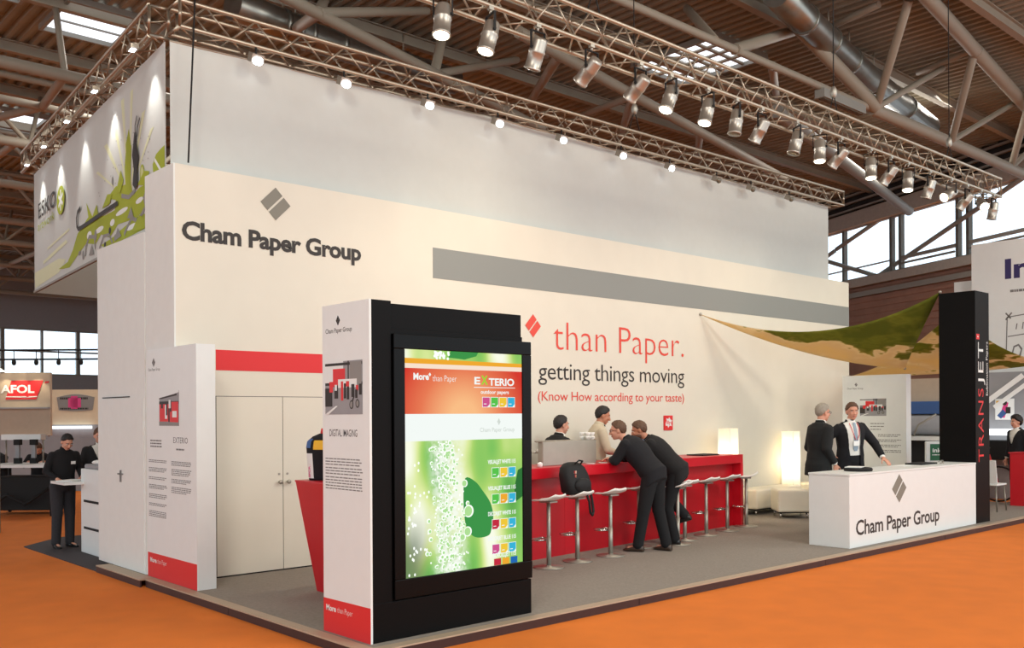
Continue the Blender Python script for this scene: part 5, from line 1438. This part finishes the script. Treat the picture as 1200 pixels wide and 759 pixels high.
def person(name, label, base, heading, scale, J, O_):
    """J: joints in the local frame (x right, y forward, z up); O_: outfit"""
    root = thing(name, label, 'person', base, rz=radians(heading) - pi / 2)
    root.scale = (scale,) * 3
    g = {k: V(v) if isinstance(v, (tuple, list)) else v for k, v in J.items()}
    pel, che = g['pelvis'], g['chest']
    sp = (che - pel); SL_ = sp.length; sp.normalize()
    tw = radians(g.get('twist', 0)); rx = V((cos(tw), sin(tw), 0)); rx = (rx - sp * rx.dot(sp)).normalized()
    fy = sp.cross(rx).normalized()
    if fy.y < 0 and abs(fy.y) > abs(fy.z): fy = -fy
    if abs(fy.y) <= abs(fy.z) and fy.z > 0 and sp.y > .5: fy = -fy
    hrx = V((1, 0, 0)); ptw = radians(g.get('ptwist', 0)); hrx = V((cos(ptw), sin(ptw), 0))
    sh = {s: che - sp * .045 + rx * (.185 * k) for s, k in (('L', -1), ('R', 1))}
    for s in 'LR':
        if 's' + s in g: sh[s] = g['s' + s]
    hip = {s: pel - V((0, 0, .05)) + hrx * (.092 * k) for s, k in (('L', -1), ('R', 1))}
    neck = che + sp * .03 + fy * .0
    hc = g['head'] - sp * .022; hd = V(g.get('hdir', (0, 1, 0))).normalized(); hu = V(g.get('hup', (0, 0, 1))); hr = hd.cross(hu).normalized(); hu = hr.cross(hd).normalized()

    def torso(mb, e, t0=-.16, t1=1.2, flare=0):
        rs = []
        for t, w, d in TORSO:
            if t < t0 - .001 or t > t1: continue
            c = pel + sp * (SL_ * t)
            k = flare * max(0, .2 - t)
            rs.append([c + rx * ((w + e + k) * cos(2 * pi * q / 26)) + fy * ((d + e + k) * sin(2 * pi * q / 26)) for q in range(26)])
        mb.rings(rs)

    SKM = MT[O_.get('skin', 'skin')]
    vox = O_.get('voxel', .006)
    # --- body: one continuous figure
    b = MB(); torso(b, -.024)
    b.cap(neck - sp * .03, hc - hu * .05 - hd * .015, .060, .054, 14)
    b.ell(hc + hu * .025 - hd * .012, (.074, .094, .093), (hr, hd, hu), n=22, m=14)          # cranium
    b.ell(hc - hu * .035 + hd * .022, (.062, .070, .078), (hr, hd, hu), n=20, m=12)          # face and jaw
    b.ell(hc - hu * .092 + hd * .055, (.032, .026, .022), (hr, hd, hu), n=12, m=8)           # chin
    b.cap(hc + hu * .010 + hd * .088, hc - hu * .030 + hd * .106, .010, .016, 10)            # nose
    b.ell(hc - hu * .034 + hd * .098, (.021, .014, .011), (hr, hd, hu), n=10, m=6)
    b.ell(hc + hu * .030 + hd * .076, (.052, .018, .012), (hr, hd, hu), n=14, m=6)           # brow
    b.ell(hc - hu * .068 + hd * .078, (.027, .014, .012), (hr, hd, hu), n=12, m=6)           # lips
    for k in (-1, 1):
        b.ell(hc + hr * (.077 * k) - hu * .008 - hd * .010, (.012, .022, .034), (hr, (hd - hr * k * .3).normalized(), hu), n=10, m=8)
        b.ell(hc + hr * (.036 * k) - hu * .022 + hd * .074, (.022, .018, .020), (hr, hd, hu), n=10, m=6)
    for s, k in (('L', -1), ('R', 1)):
        e, w = g['e' + s], g['w' + s]
        b.cap(sh[s], e, .058, .044, 14); b.cap(e, w, .043, .028, 12)
        d = (w - e).normalized(); hdv = V(g.get('h' + s, d))
        nr = V(g.get('n' + s, (-k, 0, 0))); sd = V(g.get('t' + s, (0, 1, 0)))
        hand(b, w, hdv, sd, nr, g.get('curl' + s, 22))
        kn, an = g['k' + s], g['a' + s]
        b.cap(hip[s], kn, .088, .058, 14); b.cap(kn, an, .055, .040, 12)
        td = V(g.get('toe' + s, (0, 1, 0))).normalized(); b.cap(an - Z * .03, an + td * .12 - Z * .045, .036, .026, 10)
    body = remesh(b, vox, 'body', SKM, 4)
    bo_ = bpy.data.objects.new('body', body); COL.objects.link(bo_); bo_.parent = root; ORG[bo_.name] = V((0, 0, 0))

    def child(nm, me, par=root):
        o = bpy.data.objects.new(nm, me); COL.objects.link(o); o.parent = par; ORG[o.name] = V((0, 0, 0)); return o

    # --- face details
    for k in (-1, 1):
        p = hc + hr * (.034 * k) + hu * .004 + hd * .079
        q = MB(); q.ell(p, (.0125, .008, .0062), (hr, hd, hu), n=12, m=7, mi=0); q.ell(p + hd * .0045, (.006, .0045, .006), (hr, hd, hu), n=8, m=6, mi=1)
        child('eye', q.mesh('eye', [MT['eyew'], MT['hairk']]))
        q = MB(); q.cap(p + hu * .019 - hr * (.015 * k) + hd * .012, p + hu * .017 + hr * (.019 * k) + hd * .002, .0042, .003, 6)
        child('eyebrow', q.mesh('eyebrow', MT[O_['hair']]))
    q = MB(); q.ell(hc - hu * .067 + hd * .0875, (.024, .0075, .0075), (hr, hd, hu), n=12, m=6); child('mouth', q.mesh('mouth', MT['lip']))
    # --- hair: a cap that dips inside the head where the face is bare
    hs = O_.get('hairlen', .010); n, m = 44, 30
    line = O_.get('hairline', .52)
    rsx = []
    for i in range(1, m):
        t = -pi / 2 + pi * i / m; ring = []
        for j in range(n):
            a = 2 * pi * j / n
            dv = V((cos(t) * cos(a), cos(t) * sin(a), sin(t)))     # x right, y forward, z up
            ph = abs(math.degrees(atan2(dv.x, dv.y)))
            zl = line
            for (p0, z0), (p1, z1) in zip(HL[:-1], HL[1:]):
                if p0 <= ph <= p1: zl = z0 + (z1 - z0) * (ph - p0) / (p1 - p0) + (line - .52) * (ph < 60)
            kk = min(1, max(0, (dv.z - zl + .10) / .26)); kk = kk * kk * (3 - 2 * kk)
            e = -.012 + (hs + .012 + .004 * sin(11 * a + 3 * t) * sin(9 * t) + .006 * max(0, dv.y) * max(0, dv.z)) * kk
            c = hc + hu * .025 - hd * .012
            ring.append(c + hr * ((.074 + e) * dv.x) + hd * ((.094 + e) * dv.y) + hu * ((.093 + e * (1.2 if dv.z > 0 else 1)) * dv.z))
        rsx.append(ring)
    q = MB(); q.rings(rsx); ho = child('hair', q.mesh('hair', MT[O_['hair']]))
    if O_.get('beard'):
        q = MB(); q.ell(hc - hu * .066 + hd * .030, (.063, .066, .052), (hr, hd, hu), n=20, m=12); child('beard', q.mesh('beard', MT['beardm']))
    if O_.get('glasses'):
        q = MB()
        for k in (-1, 1):
            c = hc + hr * (.034 * k) + hu * .004 + hd * .098
            q.pipe([c + hr * (.022 * cos(x)) + hu * (.016 * sin(x)) for x in [2 * pi * i / 14 for i in range(15)]], .0022, 5)
            q.tube(c + hr * (.022 * k), hc + hr * (.078 * k) + hu * .004 - hd * .005, .0022, 5)
        q.tube(hc - hr * .012 + hu * .006 + hd * .10, hc + hr * .012 + hu * .006 + hd * .10, .0022, 5); child('glasses', q.mesh('glasses', MT['glassd']))
    # --- trousers and shoes
    b = MB()
    rs = []
    for t in (-.16, -.04, .06, .17):
        w, d = tinterp(t); c = pel + sp * (SL_ * t); rs.append([c + rx * ((w + .006) * cos(2 * pi * q / 26)) + fy * ((d + .006) * sin(2 * pi * q / 26)) for q in range(26)])
    b.rings(rs); b.ell(pel - Z * .04, (.165, .118, .11), (hrx, V((-hrx.y, hrx.x, 0)), Z))
    for s in 'LR':
        kn, an = g['k' + s], g['a' + s]
        b.cap(hip[s], kn, .116, .084, 16); b.cap(kn, an + (kn - an).normalized() * .01, .083, .072, 16)
    child('trousers', remesh(b, .013, 'trousers', MT[O_['trousers']], 3))
    for s in 'LR':
        an = g['a' + s]; td = V(g.get('toe' + s, (0, 1, 0))).normalized(); up = V(g.get('up' + s, (0, 0, 1))); sd = td.cross(up).normalized()
        rs = []
        for yy, w, h0, h1 in ((-.075, .022, -.078, -.03), (-.065, .034, -.082, -.0), (-.02, .038, -.082, .02), (.05, .043, -.082, -.012), (.12, .045, -.082, -.035), (.165, .036, -.082, -.045), (.19, .015, -.078, -.055)):
            rs.append([an + td * yy + sd * (w * cos(2 * pi * q / 14)) + up * ((h0 + h1) / 2 + (h1 - h0) / 2 * sin(2 * pi * q / 14)) for q in range(14)])
        q = MB(); q.rings(rs); child('shoe', q.mesh('shoe', MT[O_.get('shoes', 'shoe')]))
    # --- shirt and jacket
    jk = O_.get('jacket')

    def upper(e, hem, sleeve, shrink, mname, nm, vx, opening=None, cuff=0.0, collar=True):
        b = MB(); torso(b, e, hem, 1.12 if collar else 1.05, flare=.08 if nm == 'jacket' else 0)
        if nm == 'jacket' and O_.get('tail', 1):
            w, d = tinterp(-.04); rs = []
            for t, kk in ((.1, 0), (-.04, .006), (-.2, .012), (-.34, .016)):
                c = pel + sp * (SL_ * max(t, -.04)) + V((0, 0, SL_ * min(0, t + .04))) + fy * (-.012 if t < 0 else 0)
                rs.append([c + rx * ((w + e + kk) * cos(2 * pi * q / 26)) + fy * ((d + e + kk) * sin(2 * pi * q / 26)) for q in range(26)])
            b.rings(rs[::-1])
        for s in 'LR':
            ee, ww = g['e' + s], g['w' + s]; d = (ww - ee)
            b.cap(sh[s], ee, .066 + sleeve, .052 + sleeve, 16); b.cap(ee, ee + d * (1 - (.06 + cuff) / d.length), .052 + sleeve, .037 + sleeve, 14)
        b.cap(neck - sp * .05, neck + sp * .03, .082 + e * .3, .064 + e * .3, 18)
        me = remesh(b, vx, nm, MT[mname], 3)
        # open the neck so the throat shows
        cut(me, lambda p: (p - (neck + sp * (.062 if nm == 'jacket' else .075))).dot(sp) > 0 and (p - neck).length < .125)
        if opening: cut(me, opening)
        return child(nm, me)

    def vneck(t0, w0, w1=1.0):
        def fn(p):
            r_ = p - pel; t = r_.dot(sp) / SL_
            return r_.dot(fy) > .03 and t > t0 and abs(r_.dot(rx)) < (t - t0) * w0 and t < 1.12
        return fn

    def openfront(w):
        def fn(p):
            r_ = p - pel; t = r_.dot(sp) / SL_
            return r_.dot(fy) > .03 and t > -.45 and -.05 - w * .2 < r_.dot(rx) < w * (1.0 + .5 * (t - .5)) and t < 1.12
        return fn

    if O_.get('shirt'):
        upper(.006, .0, .006, 0, O_['shirt'], 'shirt', .012, cuff=-.025 if jk else 0.0 if not O_.get('short') else .16)
        cr = []
        for a_, rr in ((.005, .070), (.030, .066), (.058, .060), (.060, .056), (.030, .058)):
            c = neck + sp * a_ + fy * (.006 + a_ * .1)
            cr.append([c + rx * (rr * cos(2 * pi * q / 24)) + fy * (rr * 1.03 * sin(2 * pi * q / 24)) - sp * (.018 * max(0, sin(2 * pi * q / 24)) ** 3) for q in range(24)])
        q = MB(); q.rings(cr, caps=False); child('collar', q.mesh('collar', MT[O_['shirt']]))
    if jk:
        op = openfront(.10) if O_.get('open') else vneck(.50, .20)
        upper(.022, .0, .015, 0, jk, 'jacket', .0105, opening=op)
    if O_.get('tie'):
        rs = []
        for t, w in ((1.10, .014), (1.06, .022), (1.02, .016), (.9, .022), (.6, .032), (.35, .038), (.28, .02)):
            wd2, dp = tinterp(min(t, 1.17)); c = pel + sp * (SL_ * t) + fy * (dp + .012 + (.0 if t < 1 else .012))
            rs.append([c - rx * w - fy * .004, c + rx * w - fy * .004, c + rx * w + fy * .004, c - rx * w + fy * .004])
        q = MB(); q.rings(rs, smooth=False); child('tie', q.mesh('tie', MT[O_['tie']]))
    if O_.get('bow'):
        c = neck + sp * .015 + fy * .075; q = MB()
        for k in (-1, 1): q.ell(c + rx * (.028 * k), (.028, .012, .018), (rx, fy, sp), n=10, m=6)
        q.ell(c, (.012, .016, .012), (rx, fy, sp), n=8, m=6); child('bow_tie', q.mesh('bow_tie', MT['rubber']))
    if O_.get('badge'):
        c = pel + sp * (SL_ * .72) + rx * (.075 * O_['badge']) + fy * .140
        q = MB(); q.obox(c, (rx, sp, fy), (.035, .022, .004)); child('name_badge', q.mesh('name_badge', MT['paper']))
    if O_.get('lanyard'):
        q = MB(); pt = lambda t, x, e: pel + sp * (SL_ * t) + rx * x + fy * (tinterp(min(t, 1.15))[1] + e)
        q.pipe([pt(1.08, -.06, .0), pt(.95, -.062, .020), pt(.75, -.045, .022), pt(.6, -.012, .022)], .005, 5); q.pipe([pt(1.08, .06, .0), pt(.95, .062, .020), pt(.75, .04, .022), pt(.6, .012, .022)], .005, 5)
        child('lanyard', q.mesh('lanyard', MT['redprint'])); q = MB(); q.obox(pt(.50, 0, .024), (rx, sp, fy), (.045, .035, .003)); child('name_badge', q.mesh('name_badge', MT['paper']))
    if O_.get('watch'):
        s = O_['watch']; e, w = g['e' + s], g['w' + s]; d = (w - e).normalized(); q = MB(); q.tube(w - d * .05, w - d * .022, .040, 14); child('cuff', q.mesh('cuff', MT['white']))
    return root


def stand(**kw):
    J = dict(pelvis=(0, 0, .97), chest=(0, .01, 1.47), head=(0, .03, 1.685), eL=(-.25, -.02, 1.17), eR=(.25, -.02, 1.17), wL=(-.26, .06, .92), wR=(.26, .06, .92),
             kL=(-.10, .02, .52), kR=(.10, .02, .52), aL=(-.11, 0, .082), aR=(.11, 0, .082), hL=(0, .15, -1), hR=(0, .15, -1), nL=(1, 0, 0), nR=(-1, 0, 0), tL=(0, 1, 0), tR=(0, 1, 0), toeL=(-.15, 1, 0), toeR=(.15, 1, 0))
    J.update(kw); return J


HV = math.degrees(YAW)     # heading that looks straight away from the camera
# man leaning on the counter, facing the viewer
person('person', 'man in open suit and pale blue tie, one hand on the white counter', (9.12, 1.28, 0), HV + 180 + 14, 1.01,
       stand(chest=(.02, .03, 1.46), head=(.01, .07, 1.68), hdir=(.25, 1, -.05), eL=(-.33, .10, 1.20), wL=(-.30, .34, 1.0), hL=(-.15, .9, -.55), nL=(.1, -.3, -1), tL=(1, .3, 0), curlL=14,
             eR=(.42, -.10, 1.22), wR=(.24, -.10, 1.02), hR=(-.75, .3, -.4), nR=(-.5, .5, -.2), tR=(0, 1, .3)),
       dict(jacket='suit', open=1, shirt='shirtw', tie='tieb', trousers='trous', hair='hairb', hairlen=.015, lanyard=1, watch='L', skin='skin'))
# grey-haired man with glasses, back to the viewer
person('person', 'grey-haired man in dark suit standing with his back turned at the counter end', (8.07, 1.17, 0), -28, 1.0,
       stand(chest=(0, .02, 1.47), head=(.0, .06, 1.685), hdir=(-.1, 1, -.08), eR=(.23, -.03, 1.18), wR=(.20, .12, .96), eL=(-.22, -.02, 1.18), wL=(-.17, .14, .97)),
       dict(jacket='suit3', shirt='shirtw', trousers='trous', hair='hairg', glasses=1, skin='skin'))
# man leaning over the bar with both elbows
person('person', 'man in black suit and glasses leaning over the red bar, back turned', (5.30, 1.86, 0), 100, .98,
       dict(pelvis=(0, -.06, .95), chest=(-.02, .27, 1.33), head=(-.06, .43, 1.50), hdir=(-.45, .9, -.15), twist=6, eL=(-.25, .34, 1.11), eR=(.22, .40, 1.11), wL=(-.03, .54, 1.115), wR=(.10, .60, 1.115),
            hL=(.7, .6, 0), hR=(-.7, .6, 0), nL=(0, 0, -1), nR=(0, 0, -1), tL=(.6, -.6, 0), tR=(-.6, -.6, 0), kL=(-.19, -.03, .50), kR=(.05, -.10, .50), aL=(-.25, .02, .082), aR=(.03, -.22, .082), toeL=(-.2, 1, 0), toeR=(.1, 1, 0)),
       dict(jacket='suit', shirt='shirtw', trousers='trous', hair='hairb', glasses=1, shoes='shoebr', skin='skin', tail=1))
# bearded man beside him, one foot raised on a footrest
person('person', 'bearded man in dark suit leaning on the bar with one foot on a stool footrest', (5.86, 2.02, 0), 112, .97,
       dict(pelvis=(.05, -.12, .96), chest=(-.02, .24, 1.34), head=(-.08, .38, 1.51), hdir=(-.25, .95, -.32), twist=10, eL=(-.26, .34, 1.10), eR=(.24, .36, 1.10), wL=(-.10, .56, 1.11), wR=(.08, .56, 1.11),
            hL=(.7, .6, 0), hR=(-.7, .6, 0), nL=(0, 0, -1), nR=(0, 0, -1), tL=(.6, -.6, 0), tR=(-.6, -.6, 0), kL=(-.10, -.02, .50), kR=(.24, .13, .66), aL=(-.10, -.12, .082), aR=(.24, -.16, .36), toeL=(0, 1, 0), toeR=(.1, 1, -.35), upR=(0, .35, 1)),
       dict(jacket='suit2', shirt='shirtb', trousers='trous', hair='hairb', beard=1, skin='skin2'))
# barman
person('person', 'barman in beige shirt with a dark bow tie standing behind the espresso machine', (5.72, 3.15, 0), -30, 1.0,
       stand(chest=(0, .05, 1.46), head=(.0, .12, 1.66), hdir=(.12, 1, -.3), eL=(-.25, .10, 1.18), wL=(-.14, .32, 1.12), eR=(.25, .10, 1.18), wR=(.14, .32, 1.12), hL=(.4, .9, 0), hR=(-.4, .9, 0), nL=(0, 0, -1), nR=(0, 0, -1), tL=(1, 0, 0), tR=(-1, 0, 0)),
       dict(shirt='beige', trousers='trous', hair='hairk', hairlen=.013, bow=1, skin='skin2'))
# dark-suited man behind the machine
person('person', 'dark-haired man in suit with a red tie behind the left end of the machine', (5.04, 3.2, 0), -12, 1.02,
       stand(pelvis=(0, -.06, .82), chest=(0, .03, 1.30), head=(.0, .08, 1.51), hdir=(0, 1, -.08), eL=(-.25, .06, 1.02), wL=(-.16, .28, .92), eR=(.25, .06, 1.02), wR=(.16, .28, .92), kL=(-.12, .22, .49), kR=(.12, .22, .49)),
       dict(jacket='suit2', shirt='shirtw', tie='tier', trousers='trous', hair='hairk', skin='skin'))
# left pair at the kiosk
person('person', 'man in black shirt with a name badge reading at the kiosk shelf', (.30, 7.72, -.068), -78, .86,
       stand(chest=(0, .05, 1.46), head=(0, .14, 1.65), hdir=(.05, .85, -.5), eL=(-.27, .02, 1.18), wL=(-.16, .27, 1.08), eR=(.26, .0, 1.18), wR=(.2, .24, 1.06), hL=(.3, .9, -.2), hR=(-.2, .9, -.2), nL=(.2, 0, -1), nR=(-.2, 0, -1), tL=(1, 0, 0), tR=(-1, 0, 0)),
       dict(shirt='shirtk', trousers='jeans', hair='hairk', badge=-1, skin='skin', voxel=.009))
person('person', 'man in dark suit with a red tie standing behind the kiosk', (.88, 8.05, -.068), -98, .88,
       stand(chest=(0, .02, 1.47), head=(0, .05, 1.685), hdir=(.1, 1, -.25), eL=(-.26, .02, 1.18), wL=(-.18, .26, 1.10), eR=(.26, .02, 1.18), wR=(.16, .26, 1.10), hL=(.3, .9, -.1), hR=(-.3, .9, -.1), nL=(0, 0, -1), nR=(0, 0, -1), tL=(1, 0, 0), tR=(-1, 0, 0)),
       dict(jacket='suit2', shirt='shirtw', tie='tier', trousers='trous', hair='hairb', hairlen=.016, skin='skin', voxel=.009))
# far pair behind the demo table
SIT = dict(pelvis=(0, 0, .55), chest=(0, .10, 1.0), head=(0, .24, 1.16), hdir=(0, .7, -.7), eL=(-.27, .2, .80), eR=(.27, .2, .80), wL=(-.14, .4, .88), wR=(.14, .4, .88), hL=(.3, .9, 0), hR=(-.3, .9, 0), nL=(0, 0, -1), nR=(0, 0, -1), tL=(1, 0, 0), tR=(-1, 0, 0),
           kL=(-.13, .42, .52), kR=(.13, .42, .52), aL=(-.13, .42, .082), aR=(.13, .42, .082), voxel=.01)
for k, (p, lb, hr_) in enumerate((((2.05, 14.95, -.08), 'brown-haired person in black bending over the far table right of grey columns', 'hairb'), ((1.42, 15.3, -.08), 'fair-haired person in black behind the left grey column of the far demonstration table', 'hairg'))):
    person('person', lb, p, HV + 180 + (15 if k == 0 else -20), .98, SIT, dict(shirt='shirtk', trousers='trous', hair=hr_, skin='skin', voxel=.01, badge=-1 if k == 0 else 0))
    t = thing('stool', 'low dark stool under the %s' % ('bending person at the far table' if k == 0 else 'fair-haired person at the far table'), 'stool', p)
    b = MB(); c = V(p) - VF * -.0; b.lathe([(.001, .36), (.18, .36), (.18, .40), (.001, .40)], c, 18); b.build('seat', MT['rubber'], t)
    for q in range(3): bar('leg', c + Z * .36 + V((.1 * cos(q * 2.1), .1 * sin(q * 2.1), 0)), c + V((.17 * cos(q * 2.1), .17 * sin(q * 2.1), 0)), .015, MT['steel'], t)
# woman at the right picture edge
person('person', 'dark-haired woman in black jacket and white collar behind the red counter at right', (15.2, 1.17, -.08), 150, .93,
       stand(head=(0, .05, 1.685), hdir=(.1, 1, -.05)), dict(jacket='suit', shirt='shirtw', trousers='trous', hair='hairk', hairlen=.035, skin='skin', voxel=.009))
